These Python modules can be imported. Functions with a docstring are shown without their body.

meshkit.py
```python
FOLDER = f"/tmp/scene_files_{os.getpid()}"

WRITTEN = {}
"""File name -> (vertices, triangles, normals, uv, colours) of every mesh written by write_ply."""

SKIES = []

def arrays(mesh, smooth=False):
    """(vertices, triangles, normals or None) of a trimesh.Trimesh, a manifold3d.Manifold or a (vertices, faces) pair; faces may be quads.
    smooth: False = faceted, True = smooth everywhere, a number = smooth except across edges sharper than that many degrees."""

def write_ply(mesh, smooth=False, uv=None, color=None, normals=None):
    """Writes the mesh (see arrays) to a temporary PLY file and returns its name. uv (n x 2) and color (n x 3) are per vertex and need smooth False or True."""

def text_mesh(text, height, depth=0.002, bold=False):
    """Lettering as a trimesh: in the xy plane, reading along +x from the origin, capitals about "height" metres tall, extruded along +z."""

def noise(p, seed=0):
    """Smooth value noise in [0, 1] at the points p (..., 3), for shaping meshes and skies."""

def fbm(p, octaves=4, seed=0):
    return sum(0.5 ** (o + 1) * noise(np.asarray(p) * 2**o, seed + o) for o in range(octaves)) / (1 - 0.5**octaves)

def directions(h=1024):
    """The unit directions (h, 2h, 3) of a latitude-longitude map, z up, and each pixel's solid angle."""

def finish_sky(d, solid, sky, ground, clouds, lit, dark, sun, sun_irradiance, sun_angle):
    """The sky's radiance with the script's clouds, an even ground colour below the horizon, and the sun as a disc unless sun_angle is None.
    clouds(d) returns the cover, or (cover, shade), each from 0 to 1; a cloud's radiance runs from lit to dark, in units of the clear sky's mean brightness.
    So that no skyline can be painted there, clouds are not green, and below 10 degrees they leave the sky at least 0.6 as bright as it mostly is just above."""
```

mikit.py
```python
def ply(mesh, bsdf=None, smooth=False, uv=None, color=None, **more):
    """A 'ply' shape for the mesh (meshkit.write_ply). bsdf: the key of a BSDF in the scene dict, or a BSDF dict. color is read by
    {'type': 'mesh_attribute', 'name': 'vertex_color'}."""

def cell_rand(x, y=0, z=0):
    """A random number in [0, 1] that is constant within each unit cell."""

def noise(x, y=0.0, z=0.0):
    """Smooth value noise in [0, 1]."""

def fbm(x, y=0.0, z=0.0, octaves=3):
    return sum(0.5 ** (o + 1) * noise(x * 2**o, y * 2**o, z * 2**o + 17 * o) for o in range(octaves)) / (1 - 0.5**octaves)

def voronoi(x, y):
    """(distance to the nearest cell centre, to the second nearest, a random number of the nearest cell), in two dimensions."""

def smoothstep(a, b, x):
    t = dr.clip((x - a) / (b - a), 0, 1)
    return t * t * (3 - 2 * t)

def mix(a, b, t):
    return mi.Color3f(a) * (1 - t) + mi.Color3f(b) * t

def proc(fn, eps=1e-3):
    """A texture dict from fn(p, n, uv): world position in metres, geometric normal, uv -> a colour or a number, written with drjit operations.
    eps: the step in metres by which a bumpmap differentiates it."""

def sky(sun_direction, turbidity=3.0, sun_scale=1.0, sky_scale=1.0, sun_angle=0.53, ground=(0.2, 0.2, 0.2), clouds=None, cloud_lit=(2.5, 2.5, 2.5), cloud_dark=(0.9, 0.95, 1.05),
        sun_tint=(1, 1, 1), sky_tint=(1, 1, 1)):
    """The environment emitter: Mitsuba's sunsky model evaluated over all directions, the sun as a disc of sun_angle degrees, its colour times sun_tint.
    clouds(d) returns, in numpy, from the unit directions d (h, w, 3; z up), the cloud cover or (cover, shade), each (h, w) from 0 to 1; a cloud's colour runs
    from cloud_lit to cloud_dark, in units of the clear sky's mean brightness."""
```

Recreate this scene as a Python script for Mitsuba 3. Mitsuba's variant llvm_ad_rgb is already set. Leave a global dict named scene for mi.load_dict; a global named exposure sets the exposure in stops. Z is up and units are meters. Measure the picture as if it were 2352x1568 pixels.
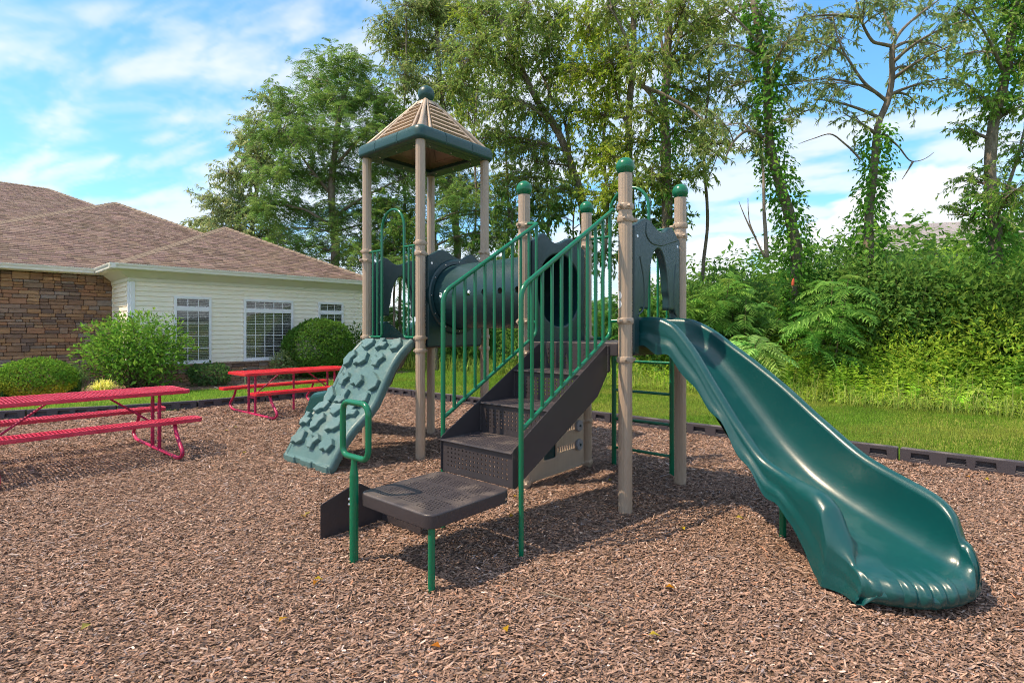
import math, random
import numpy as np, trimesh, mitsuba as mi, drjit as dr, mikit, meshkit
import mapbox_earcut
from mikit import noise, fbm, voronoi, cell_rand, smoothstep, mix
from shapely.geometry import Polygon, Point, LineString, box as sbox

random.seed(7)
RNG = np.random.default_rng(7)
T = mi.ScalarTransform4f
scene, labels = {}, {}

# ------------------------------------------------------------------ camera, sky, exposure
EYE = 1.5
scene['camera'] = {'type': 'perspective', 'fov': 87.11, 'fov_axis': 'x', 'near_clip': 0.05, 'far_clip': 3000.0,
                   'principal_point_offset_y': 0.0185,
                   'to_world': T().look_at(origin=[0, 0, EYE], target=[0, 10, EYE], up=[0, 0, 1])}
exposure = 2.22


def cloud_fn(d):
    az = np.arctan2(d[..., 0], d[..., 1])                       # 0 straight ahead, positive to the right
    el = np.arcsin(np.clip(d[..., 2], -1, 1))
    k = 1.0 / (d[..., 2] + 0.22)
    p = np.stack([d[..., 0] * k, d[..., 1] * k, 0 * az], -1)
    q = p @ np.array([[0.92, -0.38, 0], [0.38, 0.92, 0], [0, 0, 1]]).T
    q = q * np.array([1.0, 2.0, 1]) + np.array([5.2, 1.7, 0.3])
    w = meshkit.fbm(q * 1.6 + 9, 3, 5)[..., None] * np.array([0.9, 0.9, 0])
    big = meshkit.fbm(q * 1.25 + w, 3, 3)
    fine = meshkit.fbm(q * 4.6 + w * 2.5, 6, 11)
    c = 0.52 * big + 0.48 * fine
    high = np.clip((c - 0.375) / 0.16, 0, 1)
    high = high * high * (3 - 2 * high) * 0.80
    # heaped fair-weather clouds low down
    e = np.stack([az * 5.0, el * 8.0, 0 * az + 4.0], -1)
    lump = meshkit.fbm(e * 0.9 + 3, 2, 21) * 0.55 + meshkit.fbm(e * 2.6, 5, 23) * 0.45
    topline = 0.09 + 0.20 * np.exp(-((az - 0.64) / 0.17) ** 2) + 0.09 * np.exp(-((az - 0.34) / 0.12) ** 2) + 0.05 * np.exp(-((az + 0.60) / 0.07) ** 2)
    h = (topline - el) / 0.16 + (lump - 0.5) * 3.2
    heap = np.clip(h / 0.16, 0, 1) * np.clip((el + 0.02) / 0.05, 0, 1)
    heap = heap * heap * (3 - 2 * heap)
    cover = np.maximum(high, heap * 0.97)
    thick = np.clip(h * 0.5, 0, 1) * np.clip(meshkit.fbm(e * 2.0 + 7, 4, 31) * 2.4 - 0.85, 0, 1)
    shade = np.where(heap > high, 0.60 * thick, 0.22 * meshkit.fbm(q * 3.0, 3, 41))
    return cover, shade


SUN = (-0.57, -0.16, 1.0)
scene['sky'] = mikit.sky(SUN, turbidity=2.6, clouds=cloud_fn, cloud_lit=(1.62, 1.66, 1.72), cloud_dark=(0.92, 1.04, 1.24),
                         sun_scale=0.88, sun_tint=(1.0, 0.95, 0.89), sky_tint=(0.72, 1.06, 1.12), sky_scale=1.62, ground=(0.18, 0.15, 0.1))

# ------------------------------------------------------------------ helpers
F_, YH_, CX_ = 1237.0, 755.0, 1176.0            # pinhole of the photograph, used only to work out where things stand


def gnd(x, y, z=0.0):
    Y = F_ * (EYE - z) / (y - YH_)
    return np.array([(x - CX_) / F_ * Y, Y, z])


def at(x, y, Y):
    return np.array([(x - CX_) / F_ * Y, Y, EYE - (y - YH_) * Y / F_])


class MB:
    """Collects vertices, triangles and optional vertex colours."""

    def __init__(self):
        self.v, self.f, self.c, self.n = [], [], [], 0

    def add(self, v, f, c=None):
        v = np.asarray(v, float)
        f = np.asarray(f, int)
        if f.shape[1] == 4:
            f = np.vstack([f[:, [0, 1, 2]], f[:, [0, 2, 3]]])
        self.v.append(v)
        self.f.append(f + self.n)
        self.n += len(v)
        if c is not None:
            c = np.asarray(c, float)
            self.c.append(np.broadcast_to(c, (len(v), 3)))
        return self

    def mesh(self, m, c=None):
        return self.add(m.vertices, m.faces, c)

    def get(self):
        return np.vstack(self.v), np.vstack(self.f)

    def colors(self):
        return np.vstack(self.c) if self.c else None


def put(key, mb, bsdf, smooth=False, **more):
    """ONE entry of the scene; a key that is taken gets the next number."""
    k, i = key, 0
    while k in scene:
        i += 1
        k = f'{key}_{i:03d}'
    if isinstance(mb, MB):
        col = mb.colors()
        if col is not None and smooth not in (False, True):
            smooth = True
        scene[k] = mikit.ply(mb.get(), bsdf, smooth=smooth, color=col, **more)
    else:
        scene[k] = mikit.ply(mb, bsdf, smooth=smooth, **more)
    return k


def label(key, text, cat=None, group=None, kind=None):
    d = labels.setdefault(key, {})
    if text:
        d['label'] = text
    if cat:
        d['category'] = cat
    if group:
        d['group'] = group
    if kind:
        d['kind'] = kind


def unit(a):
    a = np.asarray(a, float)
    return a / np.linalg.norm(a)


def fillet(pts, r, n=5):
    """Polyline with its inner corners rounded."""
    pts = [np.asarray(p, float) for p in pts]
    out = [pts[0]]
    for a, b, c in zip(pts, pts[1:], pts[2:]):
        d1, d2 = np.linalg.norm(a - b), np.linalg.norm(c - b)
        t = min(r, d1 * 0.48, d2 * 0.48)
        p, q = b + (a - b) / d1 * t, b + (c - b) / d2 * t
        for k in range(n + 1):
            s = k / n
            out.append((1 - s) ** 2 * p + 2 * s * (1 - s) * b + s * s * q)
    out.append(pts[-1])
    return np.array(out)


def tube(pts, r, sides=10, cap=True):
    p = np.asarray(pts, float)
    r = np.broadcast_to(np.asarray(r, float), (len(p),))
    t = np.gradient(p, axis=0)
    t /= np.linalg.norm(t, axis=1, keepdims=True) + 1e-12
    ref = np.array([0, 0, 1.0]) if abs(t[0, 2]) < 0.9 else np.array([1.0, 0, 0])
    a = np.cross(t[0], ref)
    a /= np.linalg.norm(a)
    A = np.empty_like(p)
    for i in range(len(p)):
        a = a - t[i] * (a @ t[i])
        a /= np.linalg.norm(a) + 1e-12
        A[i] = a
    B = np.cross(t, A)
    ang = np.arange(sides) * 2 * np.pi / sides
    v = p[:, None] + r[:, None, None] * (np.cos(ang)[None, :, None] * A[:, None] + np.sin(ang)[None, :, None] * B[:, None])
    v = v.reshape(-1, 3)
    i, j = np.meshgrid(np.arange(len(p) - 1), np.arange(sides), indexing='ij')
    q = np.stack([i * sides + j, i * sides + (j + 1) % sides, (i + 1) * sides + (j + 1) % sides, (i + 1) * sides + j], -1).reshape(-1, 4)
    f = np.vstack([q[:, [0, 1, 2]], q[:, [0, 2, 3]]])
    if cap:
        n = len(v)
        v = np.vstack([v, p[[0, -1]]])
        k = np.arange(sides)
        e = (len(p) - 1) * sides
        f = np.vstack([f, np.stack([np.full(sides, n), (k + 1) % sides, k], 1), np.stack([np.full(sides, n + 1), e + k, e + (k + 1) % sides], 1)])
    return v, f


def obox(o, ax, ay, az, bev=0.0):
    """Box from corner o along the three edge vectors, its edges chamfered by bev."""
    o, ax, ay, az = (np.asarray(x, float) for x in (o, ax, ay, az))
    L = np.array([np.linalg.norm(ax), np.linalg.norm(ay), np.linalg.norm(az)])
    R = np.stack([ax / L[0], ay / L[1], az / L[2]])
    if bev <= 0:
        m = trimesh.creation.box(extents=L)
        v, f = np.array(m.vertices), np.array(m.faces)
    else:
        b = min(bev, 0.45 * L.min())
        pts = []
        for sx in (-1, 1):
            for sy in (-1, 1):
                for sz in (-1, 1):
                    h = L / 2
                    s = np.array([sx, sy, sz])
                    for k in range(3):
                        q = h - b
                        q[k] = h[k]
                        pts.append(s * q)
        m = trimesh.convex.convex_hull(np.array(pts))
        v, f = np.array(m.vertices), np.array(m.faces)
    v = (v + L / 2) @ R + o
    if np.linalg.det(R) < 0:
        f = f[:, ::-1]
    return v, f


def earcut(rings):
    pts = np.vstack(rings)
    ends = np.cumsum([len(r) for r in rings]).astype(np.uint32)
    return pts, mapbox_earcut.triangulate_float64(pts, ends).reshape(-1, 3).astype(int)


def rings_of(poly, seg=None):
    poly = Polygon(poly.exterior.coords, [i.coords for i in poly.interiors])
    if seg:
        poly = poly.segmentize(seg)
    out = []
    for k, ring in enumerate([poly.exterior, *poly.interiors]):
        c = np.array(ring.coords)[:-1, :2]
        area = 0.5 * np.sum(c[:, 0] * np.roll(c[:, 1], -1) - np.roll(c[:, 0], -1) * c[:, 1])
        if (area > 0) != (k == 0):
            c = c[::-1]
        out.append(c)
    return out


def plate(poly, depth, bev=0.0, seg=None, steps=2):
    """A polygon (x, y) extruded along +z with rounded front and back edges: (vertices, faces)."""
    rings = rings_of(poly, seg)

    def inset(c, b):
        if b <= 0:
            return c
        e = np.roll(c, -1, 0) - np.roll(c, 1, 0)
        n = np.stack([-e[:, 1], e[:, 0]], 1)
        n /= np.linalg.norm(n, axis=1, keepdims=True) + 1e-12
        return c + n * b
    if bev > 0:
        prof = [(bev * (1 - math.sin(a)), bev * (1 - math.cos(a))) for a in np.linspace(0, math.pi / 2, steps + 1)]
        layers = [(i, z) for i, z in prof] + [(i, depth - z) for i, z in reversed(prof)]
    else:
        layers = [(0, 0), (0, depth)]
    vs, fs, base = [], [], 0
    per = sum(len(r) for r in rings)
    for i, z in layers:
        for r in rings:
            c = inset(r, i)
            vs.append(np.column_stack([c, np.full(len(c), z)]))
    for k in range(len(layers) - 1):
        o = k * per
        for r in rings:
            n = len(r)
            j = np.arange(n)
            a, b = o + j, o + (j + 1) % n
            fs.append(np.stack([a, b, b + per], 1))
            fs.append(np.stack([a, b + per, a + per], 1))
            o += n
    cap_rings = [inset(r, layers[0][0]) for r in rings]
    _, tri = earcut(cap_rings)
    fs.append(tri[:, ::-1])
    fs.append(tri + (len(layers) - 1) * per)
    return np.vstack(vs), np.vstack(fs)


def frame(v, o, x, y, z):
    return np.asarray(v) @ np.stack([x, y, z]) + np.asarray(o)


def lathe(profile, o=(0, 0, 0), axis=(0, 0, 1), sides=24):
    """profile of (radius, height) turned round an axis through o."""
    pr = np.asarray(profile, float)
    z = unit(axis)
    x = unit(np.cross(z, [0, 0, 1] if abs(z[2]) < 0.9 else [1, 0, 0]))
    y = np.cross(z, x)
    a = np.arange(sides) * 2 * np.pi / sides
    ring = np.cos(a)[:, None] * x + np.sin(a)[:, None] * y
    v = (pr[:, None, :1] * ring[None] + pr[:, None, 1:] * z) + np.asarray(o)
    v = v.reshape(-1, 3)
    i, j = np.meshgrid(np.arange(len(pr) - 1), np.arange(sides), indexing='ij')
    q = np.stack([i * sides + j, i * sides + (j + 1) % sides, (i + 1) * sides + (j + 1) % sides, (i + 1) * sides + j], -1).reshape(-1, 4)
    return v, np.vstack([q[:, [0, 1, 2]], q[:, [0, 2, 3]]])


def ball(o, r, rings=12, cut=None):
    a = np.linspace(1e-3, math.pi - 1e-3 if cut is None else cut, rings)
    return lathe([(r * math.sin(t), r * math.cos(t)) for t in a][::-1], o, (0, 0, 1), 2 * rings)


# ------------------------------------------------------------------ materials
def rgb(*c):
    return {'type': 'rgb', 'value': list(c)}


def mat(name, color, rough=0.5, bump=None, spec=0.5, **more):
    b = {'type': 'principled', 'base_color': color if isinstance(color, dict) else rgb(*color), 'roughness': rough if isinstance(rough, dict) else float(rough), 'specular': spec, **more}
    if bump:
        b = {'type': 'bumpmap', 'arbitrary': bump[0], 'scale': bump[1], 'bsdf': b}
    scene[name] = {'type': 'twosided', 'bsdf': b}
    return name


VC = {'type': 'mesh_attribute', 'name': 'vertex_color'}


def worn(c, amp=0.12, s=3.0, dust=(0.25, 0.2, 0.15), dust_amt=0.0, streak=False):
    def fn(p, n, uv):
        t = fbm(p.x * s + 3, p.y * s, p.z * s, 4)
        g = noise(p.x * 90, p.y * 90, p.z * 90)
        k = 1 + amp * 2 * (t - 0.5) + 0.05 * (g - 0.5)
        if streak:
            k *= 1 + 0.10 * (noise(p.x * 60, p.y * 60, p.z * 2.5) - 0.5)
        col = mi.Color3f(c) * k
        if dust_amt:
            d = dust_amt * smoothstep(0.45, 0.75, fbm(p.x * 7, p.y * 7, p.z * 7 + 11, 3)) * smoothstep(0.0, 0.9, n.z)
            col = mix_c(col, dust, d)
        return col
    return mikit.proc(fn)


def mix_c(a, b, t):
    return mi.Color3f(a) * (1 - t) + mi.Color3f(b) * t
# ------------------------------------------------------------------ ground
UU = unit([0.655, 0.755, 0.0])                  # away from the camera to the right, across the lawn edge
VV = np.array([-UU[1], UU[0], 0.0])             # along the lawn edge, to the left and away
C0 = np.array([-3.42, 12.9, 0.0])               # back corner of the wood-chip area


def hill(p):
    p = np.asarray(p, float)
    q = p[..., :2] - C0[:2]
    w = q @ UU[:2]
    v = q @ VV[:2]
    amp = np.clip((5.0 - v) / 9.0, 0, 1)
    amp = 0.22 + 0.78 * amp * amp * (3 - 2 * amp)
    t = np.clip((w - 5.4) / 16.0, 0, 1)
    left = np.clip((p[..., 0] + 7.0) / 4.0, 0, 1)
    return amp * 4.3 * (t * t * (3 - 2 * t)) * left + 0.0


def lawn_color(p, n, uv):
    a = fbm(p.x * 0.7, p.y * 0.7, 0, 4)
    b = fbm(p.x * 14, p.y * 14, 3, 3)
    c = mix((0.055, 0.115, 0.014), (0.145, 0.165, 0.035), smoothstep(0.42, 0.68, a))
    return c * (0.55 + 0.9 * b)


def chip_ground(p, n, uv):
    d1, d2, r = voronoi(p.x * 55 + 3 * noise(p.x * 20, p.y * 20), p.y * 75)
    e, g, q = voronoi(p.x * 33 + 40, p.y * 24)
    c = mix((0.075, 0.05, 0.037), (0.22, 0.15, 0.105), r * 0.6 + q * 0.4)
    return c * (0.45 + 0.8 * smoothstep(0.0, 0.35, d2 - d1)) * (0.8 + 0.4 * fbm(p.x, p.y, 0, 3))


mat('lawn_soil', mikit.proc(lawn_color), 0.95, spec=0.1)
mat('chip_bed', mikit.proc(chip_ground), 0.95, spec=0.15)
gx = np.concatenate([[-400, -200, -100, -60], np.arange(-40, 41, 1.0), [60, 100, 200, 400]])
gy = np.concatenate([[-100, -30], np.arange(-5, 60, 1.0), [80, 120, 200, 400, 900]])
X, Y = np.meshgrid(gx, gy, indexing='ij')
P = np.stack([X, Y, 0 * X], -1)
P[..., 2] = hill(P) - 0.012
a, b = X.shape
i, j = np.meshgrid(np.arange(a - 1), np.arange(b - 1), indexing='ij')
f = np.stack([i * b + j, (i + 1) * b + j, (i + 1) * b + j + 1, i * b + j + 1], -1).reshape(-1, 4)
put('ground', MB().add(P.reshape(-1, 3), f), 'lawn_soil', True)
label('ground', 'green lawn rising to a bank on the right', 'ground', kind='structure')

# the outline of the wood-chip area
L3, L2, L1 = gnd(633, 921), gnd(383, 945), gnd(0, 965)
PLAY = Polygon([tuple(C0[:2]), tuple(L3[:2]), tuple(L2[:2]), tuple(L1[:2]), tuple((L1 + (L1 - L2) * 3.0)[:2]), (-16, -4), (16, -4), tuple((C0 - VV * 23)[:2])])
pts, tri = earcut(rings_of(PLAY.segmentize(2.0)))
put('mulch_ground', MB().add(np.column_stack([pts, np.zeros(len(pts))]), tri), 'chip_bed', False)
label('mulch_ground', 'brown wood chip ground of the playground', 'ground', kind='structure')


def scatter(poly, n, rng, cond=None):
    """n random points inside the polygon."""
    import shapely
    x0, y0, x1, y1 = poly.bounds
    out = np.zeros((0, 2))
    while len(out) < n:
        q = rng.uniform([x0, y0], [x1, y1], (max(1000, int(n * 1.6)), 2))
        q = q[shapely.contains_xy(poly, q[:, 0], q[:, 1])]
        out = np.vstack([out, q])
    return out[:n]


CHIP_PAL = np.array([1.18, 1.17, 1.27]) * np.array([(0.235, 0.155, 0.110), (0.190, 0.125, 0.088), (0.265, 0.165, 0.110), (0.12, 0.083, 0.062), (0.050, 0.037, 0.031), (0.30, 0.215, 0.155), (0.46, 0.37, 0.29), (0.225, 0.185, 0.165), (0.30, 0.15, 0.085)])
CHIP_W = np.array([0.27, 0.23, 0.15, 0.13, 0.06, 0.085, 0.014, 0.055, 0.010])


def chips(xy, rng, size=1.0, zbase=0.0, zr=0.016):
    """Thin six-cornered splinters of wood lying every which way."""
    n = len(xy)
    L = size * np.exp(rng.normal(math.log(0.025), 0.45, n)).clip(0.010, 0.10 * size)
    W = size * rng.uniform(0.0035, 0.0088, n) * (1 + 0.5 * (L < 0.025))
    th = np.where(rng.random(n) < 0.45, rng.normal(0.35, 0.45, n), rng.uniform(0, 2 * np.pi, n))
    pit = rng.normal(0, 0.20, n)
    rol = rng.normal(0, 0.38, n)
    ca, sa = np.cos(th), np.sin(th)
    d = np.stack([ca * np.cos(pit), sa * np.cos(pit), np.sin(pit)], -1)
    s = np.stack([-sa, ca, 0 * ca], -1)
    up = np.cross(d, s)
    s = s * np.cos(rol)[:, None] + up * np.sin(rol)[:, None]
    up = np.cross(d, s)
    c = np.column_stack([xy, zbase + rng.uniform(0.002, zr, n) + np.abs(np.sin(pit)) * L * 0.4])
    k = rng.uniform(0.25, 0.42, (n, 4))
    bend = rng.normal(0, 0.0025, n) * size
    h = lambda a, b, z=0: c + d * (a * L)[:, None] + s * (b * W)[:, None] + up * (z if np.ndim(z) else np.full(n, z))[:, None]
    z0 = np.zeros(n)
    top = [h(-0.5 + 0 * L, rng.uniform(-0.3, 0.3, n), z0), h(-k[:, 0], -0.5 + 0 * L, bend), h(k[:, 1], -0.5 + 0 * L, bend), h(0.5 + 0 * L, rng.uniform(-0.3, 0.3, n), z0), h(k[:, 2], 0.5 + 0 * L, bend), h(-k[:, 3], 0.5 + 0 * L, bend)]
    v = np.stack(top, 1)
    f1 = np.array([[0, 1, 5], [1, 2, 4], [1, 4, 5], [2, 3, 4]])
    v = v.reshape(-1, 3)
    f = (np.arange(n)[:, None, None] * 6 + f1[None]).reshape(-1, 3)
    col = CHIP_PAL[rng.choice(len(CHIP_PAL), n, p=CHIP_W / CHIP_W.sum())] * np.exp(rng.normal(0, 0.25, (n, 1)))
    return v, f, np.repeat(col, 6, 0)


def view_wedge(y0, y1, m=1.04):
    return Polygon([(-y0 * m, y0), (y0 * m, y0), (y1 * m, y1), (-y1 * m, y1)])


mat('chip_wood', VC, 0.85, spec=0.25)
mb = MB()
r = np.random.default_rng(11)
for (y0, y1, dens, size) in ((1.9, 3.4, 9000, 1.0), (3.4, 5.4, 7400, 1.06), (5.4, 8.2, 3300, 1.35), (8.2, 13.5, 1500, 1.9)):
    reg = PLAY.intersection(view_wedge(y0, y1))
    n = int(reg.area * dens)
    mb.add(*chips(scatter(reg, n, r), r, size))
put('wood_chips', mb, 'chip_wood', False)
label('wood_chips', 'brown shredded wood chips covering the play area', 'wood chips', kind='stuff')

# ------------------------------------------------------------------ black border timbers
mat('timber_plastic', worn((0.050, 0.045, 0.056), 0.12, 5.0, dust=(0.25, 0.22, 0.2), dust_amt=0.35), 0.5)


def timber(p, q, text, inner):
    d = q - p
    L = np.linalg.norm(d)
    d = d / L
    o = np.array([-d[1], d[0], 0]) * (1 if np.dot(np.array([-d[1], d[0]]), inner) > 0 else -1)   # towards the wood chips
    g, hgt, wd = 0.012, 0.155, 0.10
    body = Polygon([(g, 0), (L - g, 0), (L - g, hgt), (g, hgt)]).buffer(-0.012).buffer(0.012)
    nb = max(1, round(L / 0.31))
    holes = []
    for i in range(nb):
        c = L * (i + 0.5 + (0.12 if i < nb / 2 else -0.12)) / nb
        body = body.difference(Polygon([(c - 0.085, 0.042), (c + 0.085, 0.042), (c + 0.078, 0.112), (c - 0.078, 0.112)]))
        holes.append(c)
    vf = plate(body, 0.055, 0.006, steps=2)
    m = MB().add(frame(vf[0], p - o * 0.03, d, Z_, o) if np.linalg.det(np.stack([d, Z_, o])) > 0 else frame(vf[0], p - o * 0.03, d, Z_, o), vf[1] if np.linalg.det(np.stack([d, Z_, o])) > 0 else vf[1][:, ::-1])
    m.add(*obox(p + d * g - o * wd, d * (L - 2 * g), o * (wd - 0.026), Z_ * (hgt - 0.004), 0.010))
    # recess: hollow the body behind the openings with a darker back made of the box face itself
    k = put('border_timber', m, 'timber_plastic', 30)
    for c in holes:
        put(f'{k}__pocket', MB().add(*obox(p + d * (c - 0.082) + Z_ * 0.044 + o * 0.005, d * 0.164, o * 0.014, Z_ * 0.012, 0.003)), 'timber_plastic', 30)
    for q_ in range(4):
        put(f'{k}__rib', MB().add(*obox(p + d * (L * 0.5 - 0.05) + Z_ * (0.03 + 0.03 * q_) + o * 0.020, d * 0.10, o * 0.006, Z_ * 0.006)), 'timber_plastic')
    label(k, text, 'border timber', 'black plastic border timbers round the wood chips')


Z_ = np.array([0, 0, 1.0])
ORD = ['first', 'second', 'third', 'fourth', 'fifth', 'sixth', 'seventh', 'eighth', 'ninth', 'tenth', 'eleventh', 'twelfth', 'thirteenth', 'fourteenth', 'fifteenth']
TL = 1.245
s0 = (gnd(2059, 1068) - C0) @ (-VV)            # a joint seen to the right of the slide
n0 = math.floor(s0 / TL)
off = s0 - n0 * TL
edges = [0.0] + [off + TL * i for i in range(0, n0 + 3)]
if edges[1] < 0.4:
    edges.pop(1)
for i, (a, b) in enumerate(zip(edges, edges[1:])):
    jit = [0.012 * math.sin(3 * x) for x in (a, b)]
    timber(C0 - VV * a + UU * jit[0], C0 - VV * b + UU * jit[1], f'black plastic border timber edging the right lawn, {ORD[i]} from the back corner', -UU[:2])
line = LineString([C0[:2], L3[:2], L2[:2], L1[:2], (L1 + (L1 - L2) * 1.2)[:2]])
nl = int(line.length // TL)
pp = [np.array([*line.interpolate(TL * i).coords[0], 0.0]) for i in range(nl + 1)]
for i, (a, b) in enumerate(zip(pp, pp[1:])):
    dd = (b - a)[:2]
    nn_ = np.array([-dd[1], dd[0]])
    if nn_ @ (np.array([0.0, 5.0]) - a[:2]) < 0:
        nn_ = -nn_
    timber(a, b, f'black plastic border timber by the picnic tables, {ORD[i]} from the back corner', nn_)
# ------------------------------------------------------------------ play structure
U = unit([0.655, 0.755, 0.0])
V = np.array([-U[1], U[0], 0.0])
Z = np.array([0, 0, 1.0])
P1 = np.array([0.922, 4.385, 0.0])
Q1 = np.array([-1.058, 6.22, 0.0])
SP = 1.068
DECK = 1.38


def LP(u, v, z=0.0):
    return P1 + U * u + V * v + Z * z


def LQ(u, v, z=0.0):
    return Q1 + U * u + V * v + Z * z


mat('tan_steel', worn((0.375, 0.292, 0.222), 0.06), 0.36, spec=0.5)
mat('tan_plastic', worn((0.40, 0.315, 0.240), 0.08, streak=True), 0.45)
mat('green_steel', worn((0.001, 0.135, 0.064), 0.08), 0.22, spec=0.6)
mat('slide_plastic', worn((0.001, 0.056, 0.058), 0.14, 2.0, dust=(0.08, 0.16, 0.17), dust_amt=0.14), 0.32, spec=0.7)
mat('teal_plastic', worn((0.007, 0.036, 0.043), 0.12, 2.0), 0.36, spec=0.55)
mat('rim_plastic', worn((0.013, 0.062, 0.064), 0.12, streak=True), 0.36)
mat('wall_plastic', worn((0.074, 0.152, 0.156), 0.12, 4.0, dust=(0.3, 0.3, 0.26), dust_amt=0.25), 0.40)
mat('grip_plastic', worn((0.080, 0.160, 0.164), 0.14, 6.0, dust=(0.3, 0.3, 0.26), dust_amt=0.2), 0.40)
mat('brown_vinyl', worn((0.040, 0.035, 0.040), 0.14, 4.0, dust=(0.20, 0.165, 0.14), dust_amt=0.32), 0.42, spec=0.45)
mat('bolt_metal', (0.62, 0.62, 0.62), 0.25, metallic=0.9)
mat('gear_grey', worn((0.24, 0.25, 0.28), 0.1), 0.35)
mat('sticker_white', (0.75, 0.75, 0.75), 0.5)

PS = 'play_structure'
label(PS, 'green and tan playground structure with two towers, stairs, tunnel and slides', 'playground structure')


def bolt(key, o, d, r=0.009):
    o, d = np.asarray(o, float), unit(d)
    put(key, MB().add(*lathe([(0.0001, 0.010), (r * 0.6, 0.009), (r, 0.005), (r, -0.004)], o, d, 8)), 'bolt_metal', 40)


def post(o, top, cap=True, clamps=(), dirs=()):
    n, r = 90, 0.0565
    a = np.arange(n) * 2 * np.pi / n
    rad = r - 0.0011 * (1 + np.cos(a * 15))
    zs = [-0.15, top]
    v = np.vstack([np.column_stack([rad * np.cos(a), rad * np.sin(a), np.full(n, z)]) for z in zs]) + o
    j = np.arange(n)
    f = np.stack([j, (j + 1) % n, (j + 1) % n + n, j + n], 1)
    m = MB().add(v, f)
    m.add(*lathe([(0.0001, top), (r - 0.002, top)][::-1], o, Z, 30))
    k = put(f'{PS}__post', m, 'tan_steel', 25)
    if cap:
        c = MB().add(*ball(o + Z * (top + 0.058), 0.075, 18, 2.62))
        put(f'{k}__cap', c, 'green_steel', 50)
    for z, d in zip(clamps, dirs):
        c = MB().add(*lathe([(0.056, -0.026), (0.063, -0.025), (0.067, -0.017), (0.068, 0), (0.067, 0.017), (0.063, 0.025), (0.056, 0.026)], o + Z * z, Z, 28))
        d = unit(d)
        c.add(*lathe([(0.0001, 0.108), (0.013, 0.107), (0.017, 0.100), (0.0175, 0.055)][::-1], o + Z * z, d, 12))
        side = np.cross(Z, d)
        for s in (-1, 1):
            c.add(*lathe([(0.0001, 0.070), (0.010, 0.069), (0.013, 0.064), (0.014, 0.045)][::-1], o + Z * z + d * 0.038 * s, side if s > 0 else -side, 10))
        put(f'{k}__clamp', c, 'tan_steel', 40)
    return k


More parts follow.
